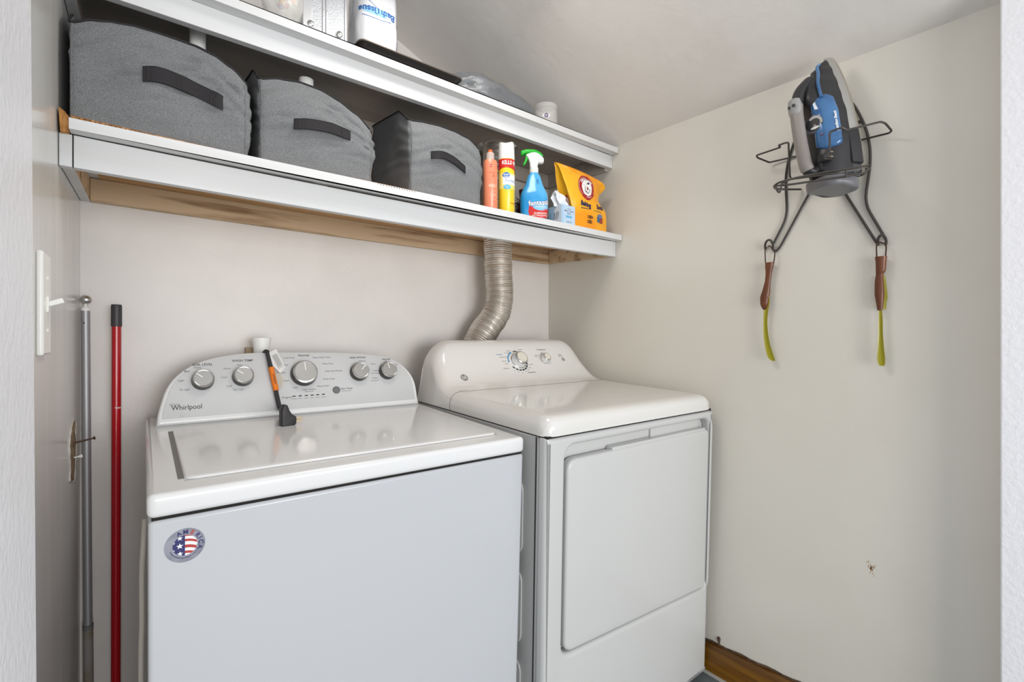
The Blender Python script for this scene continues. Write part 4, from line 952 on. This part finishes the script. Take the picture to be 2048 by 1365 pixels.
# grid gussets: rebuild side walls properly
M_bag = mat('orange_pouch', 'F49A12', .3, c2='F9B826', cscale=7, bump=.3, bscale=30, coat=.2)
pouch = b.build('pouch', M_bag, bagr)
D = Decal(bagf); Or = mat('bag_red', 'A8232B', .4); Nb = mat('bag_navy', '22264F', .4); Yg = mat('bag_yellow', 'F9DC55', .35, c2='F8CC3C', cscale=20)
def bagt(px, py):  # find (s,t) for a pixel on the pouch
    p = atY(px, py, YG-.005); best = min(((s/30, t/30) for s in range(31) for t in range(31)), key=lambda st: (lambda f: (Vector((f.x, f.z))-Vector((p.x, p.z))).length)(bagf(*st))); return best
def zx(x, z_):     # real x,z on the pouch -> (s,t)
    t = .5
    lo_, hi_ = 0., 1.
    t = 0
    for _ in range(14):
        m_ = (lo_+hi_)/2; i = min(int(m_*n), n-1); q = m_*n-i; a_ = lz[i].lerp(lz[i+1], q); c_ = rz[i].lerp(rz[i+1], q)
        s = (x-a_.x)/(c_.x-a_.x); zz_ = a_.z+(c_.z-a_.z)*s
        if zz_ < z_: lo_ = m_
        else: hi_ = m_
    return max(0.01, min(.99, s)), m_
def mapb(o_, slope):
    def f(u, v, l=0): s, t = zx(o_.x+u, o_.z+v+slope*u); return bagf(s, t, l+.0006)
    return f
k13 = 1.32
def B3(px, py): D.fn = mapb(atY(px, py, YG), 0)
D = Decal(None); B3(1173, 375)
D.disc(0, .0, .030*k13, Or, .034*k13); D.poly([(-.022*k13, -.022*k13), (-.004*k13, -.036*k13), (.006*k13, -.036*k13), (.024*k13, -.022*k13)], Or, 0)
D.up(); D.ring(0, 0, .0275*k13, .0282*k13, Wy); D.disc(.001, -.002*k13, .0195*k13, Wy, .022*k13); D.up()
D.text('ARM & HAMMER', 0, .0225*k13, .0070, Wy, .035, arc=.0245*k13, sx=.86)
D.text('THE STANDARD', .001, -.0275*k13, .0040, Wy, .01, sx=.62)
def stroke(pts, w_, m):
    for (x0_, y0_), (x1_, y1_) in zip(pts, pts[1:]):
        d = Vector((x1_-x0_, y1_-y0_)); n_ = Vector((-d.y, d.x)).normalized()*w_; D.poly([((x0_+n_.x)*k13, (y0_+n_.y)*k13), ((x1_+n_.x)*k13, (y1_+n_.y)*k13), ((x1_-n_.x)*k13, (y1_-n_.y)*k13), ((x0_-n_.x)*k13, (y0_-n_.y)*k13)], m)
stroke([(-.012, .004), (.010, .013)], .0012, Nb); D.disc(.009*k13, .0125*k13, .0042*k13, Nb, .003*k13, ang=.4); stroke([(-.006, .002), (-.008, -.010), (.002, -.018), (.010, -.006), (.004, -.002), (.0, -.010)], .0009, Nb)
D.build('printed_logo', pouch)
D = Decal(None); B3(1169, 409); D.text('Baking', 0, 0, .0165, Nb, .05, ang=-.08, sx=.8); B3(1197, 416); D.text('Soda', 0, 0, .0165, Nb, .05, ang=.05, sx=.8)
B3(1168, 417.5); D.text("America's #1", 0, 0, .0060, Nb, .02, sx=.9); B3(1192, 424); D.text('Baking Soda Brand', 0, 0, .0042, Nb, .01, sx=.8); D.build('printed_name', pouch)
D = Decal(None); B3(1177, 435.5); D.text('100+', 0, 0, .0118, M_blk, .03, sx=.85); B3(1176, 444.5); D.text('USES', 0, 0, .0108, M_blk, .03, sx=.8); D.build('printed_uses', pouch)
D = Decal(None); B3(1197, 435); D.disc(0, .002, .014, mat('jar_blue', '6878A0', .4), .007); D.rect(-.016, -.022, -.002, -.001, mat('jar_teal', '3F6386', .4), 3, 3); D.rect(-.001, -.024, .016, -.003, mat('jar_red', '9A4238', .4), 3, 3); D.build('printed_jars', pouch)
D = Decal(lambda u, v, l=0: gus(0, .35+u*8, .40+v*4)+Vector((-l-.0006, 0, 0))); D.disc(0, 0, .020, Or, .022); D.up().disc(0, 0, .013, Wy, .014); D.up().text('A', 0, 0, .012, Or, .02); D.build('gusset_logo', pouch)
# ================================================================== UPPER SHELF GOODS
uz = lambda x, y: shz_up(x, y)+.0006
# aluminium case (only its lower front shows)
yc_ = 1.235
c0, c1 = atY(606, 50, yc_), atY(694, 50, yc_)
cs = thing('aluminium_case', 'silver aluminium case with ribbed panels and round corner rivets on the upper shelf', 'case', ((c0.x+c1.x)/2, yc_+.05, uz((c0.x+c1.x)/2, yc_)))
zc0 = uz(c0.x, yc_)+.001; M_al = mat('case_aluminium', 'D2D3D6', .3, .6); M_alp = mat('case_ribbed', 'BFC2C6', .4, .4, bump=.6, bscale=260)
cxm = (c0.x+c1.x)/2; CM2 = lambda x, y, z_: Vector((x, y, z_))
b = MB(); b.box((c0.x+.004, yc_+.003, zc0+.003), (c1.x-.004, yc_+.13, zc0+.20)); b.build('shell', M_alp, cs, smooth=False)
cw_ = c1.x-c0.x
for nm, xa, xb in (('edge_rail', c0.x, c0.x+.022), ('edge_rail', cxm-.0075, cxm-.0008), ('edge_rail', cxm+.0008, cxm+.0075), ('edge_rail', c1.x-.006, c1.x)):
    b = MB(); b.box((xa, yc_, zc0), (xb, yc_+.012, zc0+.203)); b.build(nm, M_al, cs, bevel=.0012)
b = MB(); b.box((c0.x, yc_-.0, zc0), (c1.x, yc_+.134, zc0+.003)); b.build('bottom_rail', M_al, cs, bevel=.0006)
for px, py in ((622, 46), (680, 68)):
    a = atY(px, py, yc_-.003); b = MB(); b.lathe([(.0075, 0), (.0075, .0025), (.005, .004), (.0028, .0042), (.0026, .0065), (.0001, .007)], (a.x, yc_-.0, max(a.z, zc0+.008)), (0, -1, 0), 20); b.build('corner_rivet', M_chrome, cs)
for dx in (-.004, .004):
    b = MB(); b.lathe([(.0018, 0), (.0015, .0015), (.0001, .002)], (cxm+dx, yc_, zc0+.075), (0, -1, 0), 10); b.build('rivet', M_chrome, cs)
# clear bag with candies at top left
a = atY(570, 25, 1.25); cbag = thing('snack_bag', 'clear crinkled plastic bag of colourful sweets beside the aluminium case', 'bag', (a.x, 1.26, uz(a.x, 1.25)))
zc_ = uz(a.x, 1.25)
blob('clear_film', (a.x-.002, 1.262, zc_+.072), (.050, .045, .066), mat('clear_film', 'E9E7E2', .12, alpha=.55, bump=1, bscale=60), cbag, .12, 2, 3.3)
rr = random.Random(4)
for i in range(14):
    mm = (mat('sweet_yellow', 'E3B21E', .3), mat('sweet_purple', '5B2A82', .3), mat('sweet_red', 'B02A2A', .3), mat('sweet_orange', 'E0701E', .3))[i % 4]
    th = rr.uniform(-2.6, -.6); b = MB(); p = (a.x-.003+.028*math.cos(th)*rr.uniform(.5, 1), 1.26+.034*math.sin(th), zc_+rr.uniform(.035, .075)); b.lathe([(.0001, -.006), (.005, -.004), (.0065, 0), (.005, .004), (.0001, .006)], p, (rr.random()-.5, rr.random()-.5, 1), 12); b.build('sweet', mm, cbag)
# baking tray
tp = [atY(722, 89, 1.205), atY(921, 160, 1.205)]
x0t, x1t = tp[0].x, tp[1].x; zt_ = lambda x: uz(x, YU)
tr = thing('baking_tray', 'dark grey baking tray lying flat on the upper shelf under the tissue pack', 'tray', ((x0t+x1t)/2, 1.3, zt_((x0t+x1t)/2)))
M_tray = mat('tray_dark', '3A3735', .35, .6); M_trim = mat('tray_rim', '7E746B', .3, .8)
o_z = zt_(x0t); s_z = (zt_(x1t)-zt_(x0t))/(x1t-x0t)
b = MB(); 
def trect(ins, h): return [Vector((x, y, zt_(x)+SL*(y-YU)+h)) for x, y in rpoly([(x0t+ins, 1.200+ins), (x1t-ins, 1.200+ins), (x1t-ins, 1.43-ins), (x0t+ins, 1.43-ins)], .02, 5)]
b.rings([trect(.022, .0005), trect(.012, .003), trect(.004, .017), trect(.0, .019), trect(-.006, .0195), trect(-.006, .0205), trect(.001, .0205), trect(.006, .018), trect(.014, .0045), trect(.024, .002)]); b.build('tray_pan', M_tray, tr)
b = MB(); b.tube(trect(-.005, .020), .0018, 8, closed=True); b.build('rolled_rim', M_trim, tr)
# bath tissue pack: stands on the tray
xa, xb = atY(701, 60, 1.26).x, atY(797, 60, 1.26).x; xm = (xa+xb)/2
bz_ = shz_up(xm, 1.21)+.0235; tpk = thing('tissue_pack', 'plastic-wrapped pack of white bath tissue with upside-down blue lettering', 'tissue pack', (xm, 1.27, bz_))
def tpf(th, zz_, l=0):
    A = (xb-xa)/2*.86; B = .062; ca, sa = math.cos(th), math.sin(th); q = 1/((abs(ca)**3+abs(sa)**3)**(1/3))
    hgt = .17; e = min(1, zz_/.012, (hgt-zz_)/.02) if zz_ < hgt else 0; e = max(0, e); k = .90+.10*math.sin(e*PI/2)
    w_ = .0022*noise.noise(Vector((ca*3, sa*3, zz_*28)))+.0012*noise.noise(Vector((ca*9, sa*9, zz_*50)))
    return Vector((xm-.003, 1.272, bz_))+Vector(((A*k+w_+l)*ca*q, (B*k+w_+l)*sa*q, zz_))
b = MB(); b.rings([[tpf(2*PI*k/60, z_) for k in range(60)] for z_ in [0, .002, .005, .009, .014]+[.02+i*.0125 for i in range(11)]+[.158, .164, .168, .17]]); body = b.build('wrapped_rolls', mat('tissue_wrap', 'DEDFE2', .25, coat=.4, bump=.3, bscale=50), tpk)
a0 = math.atan2(-1.27, -xm)
tf = lambda u, v, l=0: tpf(a0+.22+u/.058, v, l)
D = Decal(tf); Tb = mat('tissue_blue', '2A62A8', .4); Tl = mat('tissue_lightblue', '8FC3E4', .4); Tp = mat('tissue_purple', '5B3D9E', .4)
D.disc(.0, .092, .036, Tl, .0105); D.up(); D.text('BathTissue', .0, .093, .0160, Tb, .03, ang=PI, sx=.92)
D.b.grid(lambda a_, c_: tf(-.038+.074*a_, .078-.006*math.sin(a_*PI)+.0012*c_, .0006), 24, 1, D.mi(Tb)); D.b.grid(lambda a_, c_: tf(-.03+.03*a_, .121-.022*a_+.0012*c_, .0006), 12, 1, D.mi(Tb))
D.rect(.064, .003, .082, .100, Tp, 4, 12); D.build('printed_label', body)
# grey plastic bag
def gb(px, py, Y): return atY(px, py, Y)
b = MB(); pl_ = [gb(893, 149, 1.29), gb(918, 158, 1.27), gb(960, 168, 1.25), gb(1000, 186, 1.25), gb(1040, 205, 1.25), gb(1068, 222, 1.25), gb(1076, 229, 1.25)]
pth = smooth_path(pl_, 6); N = len(pth); rs = []
radz = [.010, .026, .034, .032, .026, .016, .002]
for i, p in enumerate(pth):
    t = i/(N-1)*6; j = min(int(t), 5); q = t-j; R_a = radz[j]*(1-q)+radz[j+1]*q; ring = []
    base_z = uz(p.x, p.y)+.001; topz = max(base_z+.003, p.z+R_a*.9); 
    for k in range(36):
        th = 2*PI*k/36; w_ = 1+.22*noise.noise(Vector((math.cos(th)*2.2, math.sin(th)*2.2, i*.16)))*(1.3-t/6)+.13*noise.noise(Vector((math.cos(th)*6, math.sin(th)*6, i*.28)))*(1.2-t/6)
        hz_ = (topz-base_z)/2
        y = p.y+.02+math.cos(th)*max(.006, R_a*1.6)*w_; zq = base_z+hz_+math.sin(th)*hz_*w_
        ring.append(Vector((p.x, max(y, YU+.004), max(base_z+SL*(y-p.y), zq))))
    rs.append(ring)
b.rings(rs); o = b.build('plastic_bag', mat('grey_bag', '6F7174', .28, bump=.6, bscale=70, spec=.6), base=(pth[N//2].x, 1.27, uz(pth[N//2].x, 1.27))); tag(o, 'crumpled dark grey plastic bag lying on the upper shelf left of the clear jar', 'bag')
# clear jar
Yj = 1.268; a = atY(1092, 225, Yj); zj = uz(a.x, Yj)+.0005; rj = .041
jar = thing('clear_jar', 'small clear plastic jar with purple round emblem at the right end of the upper shelf', 'jar', (a.x, Yj, zj))
zt2 = (atY(1092, 207, Yj).z-zj)*.86; 
b = MB(); b.lathe([(rj*.9, 0), (rj, .003), (rj, zt2*.72), (rj*.93, zt2*.78), (rj*.93, zt2*.8), (rj*.99, zt2*.82), (rj*.99, zt2), (rj*.93, zt2), (rj*.9, zt2*.8), (rj*.95, zt2*.7), (rj*.95, .005), (.001, .004)], (a.x, Yj, zj), n=36); jb_ = b.build('jar_body', mat('clear_plastic', 'E8E6E2', .08, alpha=.30, spec=.8), jar)
rr = random.Random(8)
blob('cotton', (a.x+.006, Yj-.004, zj+.013), (.014, .013, .009), mat('cotton_white', 'F2F0EE', .9), jar, .25, 3, 1.1)
D = Decal(cylfn(a.x, Yj, zj, rj)); D.disc(.0, zt2*.42, .014, Wy, .0065, n=20); D.up(); D.disc(.001, zt2*.42, .0072, mat('purple_emblem', '4E2E6E', .4)); D.up(); D.ring(.001, zt2*.42, .0035, .0041, Wy, n=16); D.text('W', .001, zt2*.42, .0045, Wy, .02); D.text('bath', -.0115, zt2*.42, .0028, Tp); D.build('emblem_label', jb_)
# ================================================================== RIGHT WALL: wire rack, iron, shoehorns
def wc(cx, cy, X): return atX(1480+cx/4.265, 100+cy/4.265, X)
def wc2(cx, cy, X): return atX(1480+cx/3.412, 360+cy/3.412, X)
rack = thing('wire_rack', 'dark grey wire ironing rack mounted on the right wall holding the iron', 'rack', atX(1660, 390, XR-.003))
XW = XR-.0045; wr_ = .0028
def wire(name, pts, r=.0026, rr_=.008): b = MB(); b.tube(rpath(pts, rr_), r, 8); return b.build(name, M_wire, rack)
wire('side_wire', [wc(880, 380, XW), wc(975, 470, XW), wc(1040, 590, XW), wc(1085, 700, XW), wc(1112, 850, XW), wc(1110, 1000, XW), wc(1062, 1310, XW), wc2(995, 405, XW)], .0031, .03)
wire('side_wire', [wc(520, 700, XW), wc(470, 760, XW), wc(415, 920, XW), wc(385, 1100, XW), wc2(323, 250, XW), wc2(228, 435, XW)], .0031, .03)
wire('brace_wire', [wc2(690, 48, XW), wc2(932, 430, XW)], .0031); wire('brace_wire', [wc2(478, 80, XW), wc2(275, 455, XW), wc2(245, 490, XW), wc2(232, 480, XW)], .0031)
def hook(name, c, w_, h_):
    b = MB(); b.tube(smooth_path([wc2(c[0]+w_*math.cos(a), c[1]-h_*math.sin(a), XW-.002-.016*max(0, math.sin(a))) for a in [-.5+i*(PI+1.0)/10 for i in range(11)]], 3), .0030, 8); return b.build(name, M_wire, rack)
hook('end_hook', (198, 455), 27, 45); hook('end_hook', (968, 425), 29, 48)
XA = XR-.05
wire('arm_wire', [wc(765, 880, XR-.175), wc(765, 700, XR-.175), wc(870, 660, XR-.17), wc(905, 685, XR-.16), wc(1050, 650, XR-.11), wc(1200, 612, XR-.07), wc(1240, 625, XR-.06), wc(1295, 690, XR-.04), wc(1270, 710, XW-.02), wc(1025, 770, XW)], .0024, .005)
wire('arm_wire', [wc(440, 1100, XA), wc(425, 1080, XA-.03), wc(413, 790, XA-.03), wc(385, 793, XA-.03), wc(325, 815, XA-.03), wc(348, 830, XA-.03), wc(140, 900, XA-.02), wc(150, 920, XA-.01), wc(250, 960, XW-.01), wc(490, 905, XW)], .0024, .004)
b = MB(); b.box(tuple(wc(1000, 628, XW)-Vector((.004, .002, 0))), tuple(wc(1040, 598, XW)+Vector((.004, .0, 0)))); b.build('mount_clip', M_wire, rack)
XT = XR-.172
wire('tray_rail', [wc(1105, 985, XW), wc(1000, 1000, XT+.05), wc(800, 1030, XT), wc(480, 1090, XT), wc(330, 1130, XT+.0), wc(285, 1165, XT+.015), wc(330, 1190, XT+.10), wc(520, 1190, XW)], .0025, .012)
wire('tray_rail', [wc(1110, 1000, XW), wc(1085, 1025, XT+.10), wc(1060, 1050, XT+.05), wc(900, 1080, XT-.008), wc(420, 1150, XT-.008), wc(300, 1160, XT), wc(290, 1180, XT+.02), wc(400, 1192, XT+.12)], .0025, .012)
wire('tray_rail', [wc(1000, 1020, XT+.03), wc(820, 1052, XT), wc(420, 1105, XT), wc(350, 1145, XT)], .0023)
wire('tray_rail', [wc(975, 1085, XT+.13), wc(1040, 1070, XT+.12), wc(1090, 1030, XT+.10), wc(1075, 1010, XT+.09)], .0025, .01)
wire('drop_hook', [wc(355, 1130, XT-.01), wc(350, 1190, XT-.012), wc(335, 1222, XT-.012), wc(310, 1190, XT-.012)], .0023, .006)
wire('cross_wire', [wc(905, 1025, XT-.008), wc(905, 1085, XT-.008)], .0023)
# iron ------------------------------------------------------------
A_ = math.radians(31)
N_ = Vector((-math.cos(A_), math.sin(A_), 0)); W_ = Vector((-math.sin(A_), -math.cos(A_), 0)); U_ = Vector((0, 0, 1))
iron = thing('steam_iron', 'dark grey and blue steam iron stored upright with its tip up in the wire rack', 'iron', atX(1655, 385, XR-.07))
IO = atX(1693, 372, XR-.055)   # heel centre on the sole
tipW = atX(1640, 124, XR-.055); LEN = tipW.z-IO.z
print('IRON len', LEN, IO)
lt = (tipW.y-IO.y)/LEN     # lean
U_ = Vector((0, lt*.55+.0, 1)).normalized(); 
def I(wd, n_, l): return IO+W_*wd+N_*n_+U_*(l*LEN)
def hwid(l):  # half width along length (0 heel .. 1 tip)
    if l < .12: return .050*(.75+.25*math.sin(l/.12*PI/2))
    return .0555*max(0, 1-((l-.12)/.88)**2.1)**.82 if l > .3 else .0555*(1-.0*(l))*max(0, 1-((l-.12)/.88)**2.1)**.82
def loft(name, n0, n1, sc0, sc1, l0, l1, m, parent, shape=None, nn_=26):
    b = MB(); rs = []
    L_ = [l0+(l1-l0)*i/nn_ for i in range(nn_+1)]
    outl = [(hwid(l), l) for l in L_]+[(-hwid(l), l) for l in L_[::-1]]
    for q, (n_, s_) in enumerate(((n0, sc0), (n0*.8+n1*.2, sc0*.93+sc1*.07), (n0*.4+n1*.6, sc0*.5+sc1*.5), (n1, sc1))):
        rs.append([I(w_*s_, n_, .45+(l-.45)*(s_*.35+.65)) for w_, l in outl])
    b.rings(rs); return b.build(name, m, parent)
M_sole = mat('soleplate_steel', 'CFCBC2', .18, 1); M_skirt = mat('skirt_silver', 'B8B6B2', .28, .6); M_ib = mat('iron_body', '302F31', .4); M_ig = mat('iron_grey', '8C8580', .4); M_blue = mat('tank_blue', '35608F', .12, coat=.5, c2='4A7AAC', cscale=10); M_heel = mat('heel_grey', '6F6F72', .3)
loft('soleplate', -.004, .003, .97, 1.0, .06, 1.0, M_sole, iron)
loft('skirt', .003, .022, 1.0, .93, .34, 1.0, M_skirt, iron)
loft('rear_skirt', .0, .024, 1.01, .94, .03, .37, M_ib, iron)
def section(l, keys):
    for (a0_, v0), (a1_, v1) in zip(keys, keys[1:]):
        if a0_ <= l <= a1_: t = (l-a0_)/(a1_-a0_); t = t*t*(3-2*t); return [x+(y-x)*t for x, y in zip(v0, v1)]
    return keys[-1][1]
# main body: stations give (half width, height)
keys = [(.0, [.046, .078]), (.12, [.048, .084]), (.3, [.050, .078]), (.5, [.047, .078]), (.64, [.038, .096]), (.74, [.031, .090]), (.86, [.020, .060]), (.94, [.010, .034]), (.97, [.004, .022])]
b = MB(); rs = []
for i in range(41):
    l = .97*i/40; hw_, ht = section(l, keys); ring = []
    for k in range(28):
        th = PI*k/27; ring.append(I(hw_*math.copysign(abs(math.cos(th))**.75, math.cos(th)), .020+(ht-.020)*math.sin(th)**.8, l))
    rs.append(ring)
b.rings(rs); b.build('housing', M_ib, iron)
# blue water tank standing proud on the visible side
b = MB(); rs = []
def tank(l, th, g=0):
    hw_, ht = section(l, keys); return I((hw_+.003+g)*math.copysign(abs(math.cos(th))**.75, math.cos(th)), .020+(ht+.004+g-.020)*math.sin(th)**.8, l)
def tank2(l, th, g=0):
    hw_, ht = section(l, keys); ht = min(ht, .080); hw_ = min(hw_, .049)+.001; return I((hw_+.003+g)*math.copysign(abs(math.cos(th))**.75, math.cos(th)), .020+(ht+.004+g-.020)*math.sin(th)**.8, l)
def tp_(u, v):
    l = .235+.42*v; e = math.sin(PI*min(max(v, 0), 1)); r_ = min(1, (v*(1-v)*14))**.5
    th = PI/2-.10-( -.25 )*0 + (-1)*(-.15+(u-.5)*1.75*r_*.62)
    th = PI/2-.70+(u-.5)*1.20*r_
    return tank2(l, th, -.004+.008*(min(1, 8*u*(1-u)*1.2))**.5*min(1, 10*v*(1-v))**.5)
b.grid(tp_, 26, 34); tk = b.build('water_tank', M_blue, iron)
b = MB(); b.tube(smooth_path([tank(.62, PI/2-.92, .001), tank(.73, PI/2-.88, .001), tank(.82, PI/2-.75, .001), tank(.89, PI/2-.45, .001), tank(.93, PI/2-.1, .0)], 6), [.004]*25, 10); b.build('fill_channel', M_blue, tk)
# handle: grey bar from heel to front
hb_ = [I(0, .074, .12), I(0, .092, .09), I(0, .102, .13), I(0, .108, .25), I(0, .112, .42), I(0, .112, .56), I(0, .106, .66), I(0, .094, .73), I(0, .072, .80)]
hp_ = smooth_path(hb_, 6)
b = MB(); rs = []
for i, p in enumerate(hp_):
    t = (hp_[min(i+1, len(hp_)-1)]-hp_[max(i-1, 0)]).normalized(); up_ = W_.cross(t).normalized(); f = i/(len(hp_)-1)
    a_, c_ = .014+.004*abs(f-.5), .010+.004*math.sin(PI*f)
    rs.append([p+W_*a_*math.cos(2*PI*k/16)+up_*c_*math.sin(2*PI*k/16) for k in range(16)])
b.rings(rs); hd = b.build('handle', M_ib, iron)
b = MB(); rs = []
for i in range(10, 33):
    p = hp_[i]; t = (hp_[i+1]-hp_[i-1]).normalized(); up_ = t.cross(W_).normalized(); 
    if up_.dot(N_) < 0: up_ = -up_
    rs.append([p+W_*.0165*math.cos(a)+up_*(.0135*math.sin(a)+.0015) for a in [-.6+i_*(PI+1.2)/14 for i_ in range(15)]]+[p+W_*-.012, p+W_*.012])
b.rings(rs); b.build('handle_grip', M_ig, hd)
b = MB(); c = I(.0, .117, .58); b.rings([[c+U_*s_+W_*r_*1.0*math.cos(2*PI*k/20)+N_*r_*.75*math.sin(2*PI*k/20) for k in range(20)] for s_, r_ in ((-.022, .010), (-.019, .015), (-.008, .018), (.008, .018), (.019, .0155), (.023, .009))]); bt_ = b.build('button_pad', mat('button_pad', '9A9896', .4), hd)
for s_ in (-.007, .007):
    b = MB(); b.lathe([(.004, 0), (.004, .001), (.001, .0015)], c+W_*(s_+.006)+N_*.0135, N_+W_*.5, 14); b.build('button_icon', M_blk, bt_)
# dial
dcn = I(.016, .0775, .44); dn2 = (N_+W_*.55).normalized()
b = MB(); b.lathe([(.0225, 0), (.0235, .004), (.0215, .008), (.019, .0085)], dcn, dn2, 36); dl_ = b.build('temperature_dial', mat('dial_rim', '6E6A70', .3, .4), iron)
b = MB(); b.lathe([(.0195, .007), (.0185, .0095), (.001, .0095)], dcn, dn2, 36); b.build('dial_face', M_blk, dl_)
D = Decal(planar(dcn+dn2*.0095, U_.cross(dn2)*1, U_)); 
for q, r_ in enumerate((.0165, .0145, .0125)): D.ring(0, 0, r_, r_+.0009, M_white, -.3, 2.3, n=24)
D.disc(0, -.011, .010, M_white, .003); D.text('COTTON', 0, -.011, .003, M_blk, .02); D.disc(0, -.006, .003, M_ig); D.build('dial_print', dl_)
b = MB(); b.lathe([(.0022, 0), (.0018, .0018), (.0001, .002)], tank(.34, PI/2-.5, .0045), dn2, 10); b.build('indicator_light', mat('indicator_red', '8A1A30', .3), iron)
D = Decal(lambda u, v, l=0: tank2(.42+u/LEN, PI/2-1.08+v/.05, .0062+l)); D.text('Hamilton Beach', 0, 0, .0055, Wy, .02, ang=0); D.build('side_lettering', tk)
# heel rest and cord recess
b = MB(); rs = []
for l, s_ in ((-.055, .80), (-.052, .88), (-.045, .94), (-.03, .98), (.0, 1.0), (.02, .97)):
    rs.append([I(w_*s_, n_, l+.015*(n_ > .05)) for w_, n_ in rpoly([(-.052, -.004), (.052, -.004), (.050, .085), (-.050, .085)], .034, 8)])
b.rings(rs); b.build('heel_rest', M_heel, iron)
b = MB(); cdp = [I(.012, .089, .085), I(.012, .089, .17)]; b.box((-.012, .070, .0), (.024, .0805, .030), M=frame(IO+U_*.03, W_, N_)); b.build('cord_recess', M_gap, iron)
pg = thing('iron_plug', 'black plug with two brass prongs hanging in front of the iron heel', 'plug', I(.03, .10, .12))
b = MB(); b.box((-.012, -.009, -.014), (.012, .009, .010), M=frame(I(.036, .084, .16), W_, U_)); b.build('plug_body', M_blk, pg, bevel=.003)
for s_ in (-.005, .006): b = MB(); b.box((.012, s_-.001, -.003), (.024, s_+.001, .003), M=frame(I(.036, .084, .16), W_, U_)); b.build('prong', M_brass, pg, smooth=False)
# shoehorns
M_hw = mat('brown_handle', '7A4526', .4, c2='5F3218', cscale=14, cstretch=(4, 4, .5), coat=.2); M_yh = mat('yellow_horn', '98900E', .35, coat=.2)
M_lp = mat('leather_loop', '3F2A20', .7)
def horn(label, loop, hand, blade, X, bth, extra=None):
    rt = thing('shoehorn', label, 'shoehorn', wc2(hand[0][0], hand[0][1], X), group=None)
    b = MB(); b.tube(smooth_path([wc2(x, y, X) for x, y in loop], 5), .0016, 8); b.build('hanging_loop', M_lp, rt)
    pts = smooth_path([wc2(x, y, X) for x, y, w_ in hand], 6); ws = []
    for i in range(len(pts)): t = i/6; j = min(int(t), len(hand)-2); q = min(1, t-j); ws.append((hand[j][2]*(1-q)+hand[j+1][2]*q)/3.412/955.7*1.42/2*1.15)
    b = MB(); rs = []
    for p, w_ in zip(pts, ws): rs.append([p+Vector((math.cos(2*PI*k/18)*w_*.75, math.sin(2*PI*k/18)*w_, 0)) for k in range(18)])
    b.rings(rs); hd = b.build('handle', M_hw, rt)
    b = MB()
    pa = smooth_path([wc2(x0_, y0_, X-.003) for x0_, y0_, x1_ in blade], 6); pb_ = smooth_path([wc2(x1_, y0_, X-.003) for x0_, y0_, x1_ in blade], 6); rs = []
    for i, (a_, c_) in enumerate(zip(pa, pb_)):
        m_ = (a_+c_)/2+Vector((.004*math.sin(i/len(pa)*PI)+.002, 0, 0)); ring = []
        for k in range(9): t = k/8; ring.append(a_*(1-t)**2+m_*2*t*(1-t)+c_*t*t)
        ring += [v+Vector((.0018, 0, 0)) for v in ring[::-1]]; rs.append(ring)
    b.rings(rs); b.build('blade', M_yh, rt)
    if bth:
        for x, y in bth: b = MB(); b.lathe([(.0022, 0), (.002, .0014), (.0001, .0018)], wc2(x, y, X-.006), (-1, 0, 0), 10); b.build('rivet', M_brass, rt)
    if extra:
        b = MB(); pa = smooth_path([wc2(x0_, y0_, X+.006) for x0_, y0_, x1_ in extra], 5); pb_ = smooth_path([wc2(x1_, y0_, X+.010) for x0_, y0_, x1_ in extra], 5); rs = []
        for a_, c_ in zip(pa, pb_): rs.append([a_, c_, c_+Vector((.002, 0, 0)), a_+Vector((.002, 0, 0))])
        b.rings(rs); b.build('folded_blade', M_yh, rt)
    return rt
XH = XR-.018
horn('shoehorn with curved brown wooden handle and yellow blade hanging from the left rack hook', [(185, 460), (172, 480), (174, 560), (180, 585), (215, 590), (230, 560), (237, 500), (222, 475), (205, 450), (190, 458)],
    [(203, 565, 50), (200, 590, 46), (196, 640, 34), (190, 690, 32), (180, 750, 42), (170, 800, 52), (166, 850, 44), (168, 888, 14)], [(180, 788, 200), (168, 850, 198), (160, 930, 187), (158, 1000, 186), (162, 1080, 195), (173, 1150, 212), (190, 1210, 232), (215, 1236, 240)], XH, [(198, 802), (194, 875)])
horn('shoehorn with straight dark wooden handle, two yellow blades, hanging from the right rack hook', [(985, 435), (940, 425), (932, 450), (932, 500), (940, 540), (985, 540), (996, 490), (996, 450), (985, 430)],
    [(962, 524, 50), (962, 560, 44), (960, 620, 40), (952, 650, 30), (950, 700, 36), (952, 780, 40), (954, 840, 30), (955, 892, 20)], [(948, 892, 968), (944, 950, 972), (942, 1050, 974), (937, 1150, 982), (936, 1220, 990), (945, 1258, 988), (955, 1270, 982)], XH, None,
    [(966, 650, 988), (966, 720, 998), (968, 800, 1006), (968, 830, 1000), (970, 885, 996)])
# small orange stain on the right wall
D = Decal(lambda u, v, l=0: Vector((XR-.0006-l, atX(1743, 1138, XR).y-u, atX(1743, 1138, XR).z+v))); So = mat('orange_stain', 'B98A55', .6); rr = random.Random(6)
for i in range(26): u, v = rr.gauss(0, .0045), rr.gauss(0, .007); D.poly([(u, v), (u+.0012, v+.001), (u+.0022, v+.006*rr.random()), (u+.0004, v+.004)], So)
o = D.build('trim_4', None); o['kind'] = 'structure'
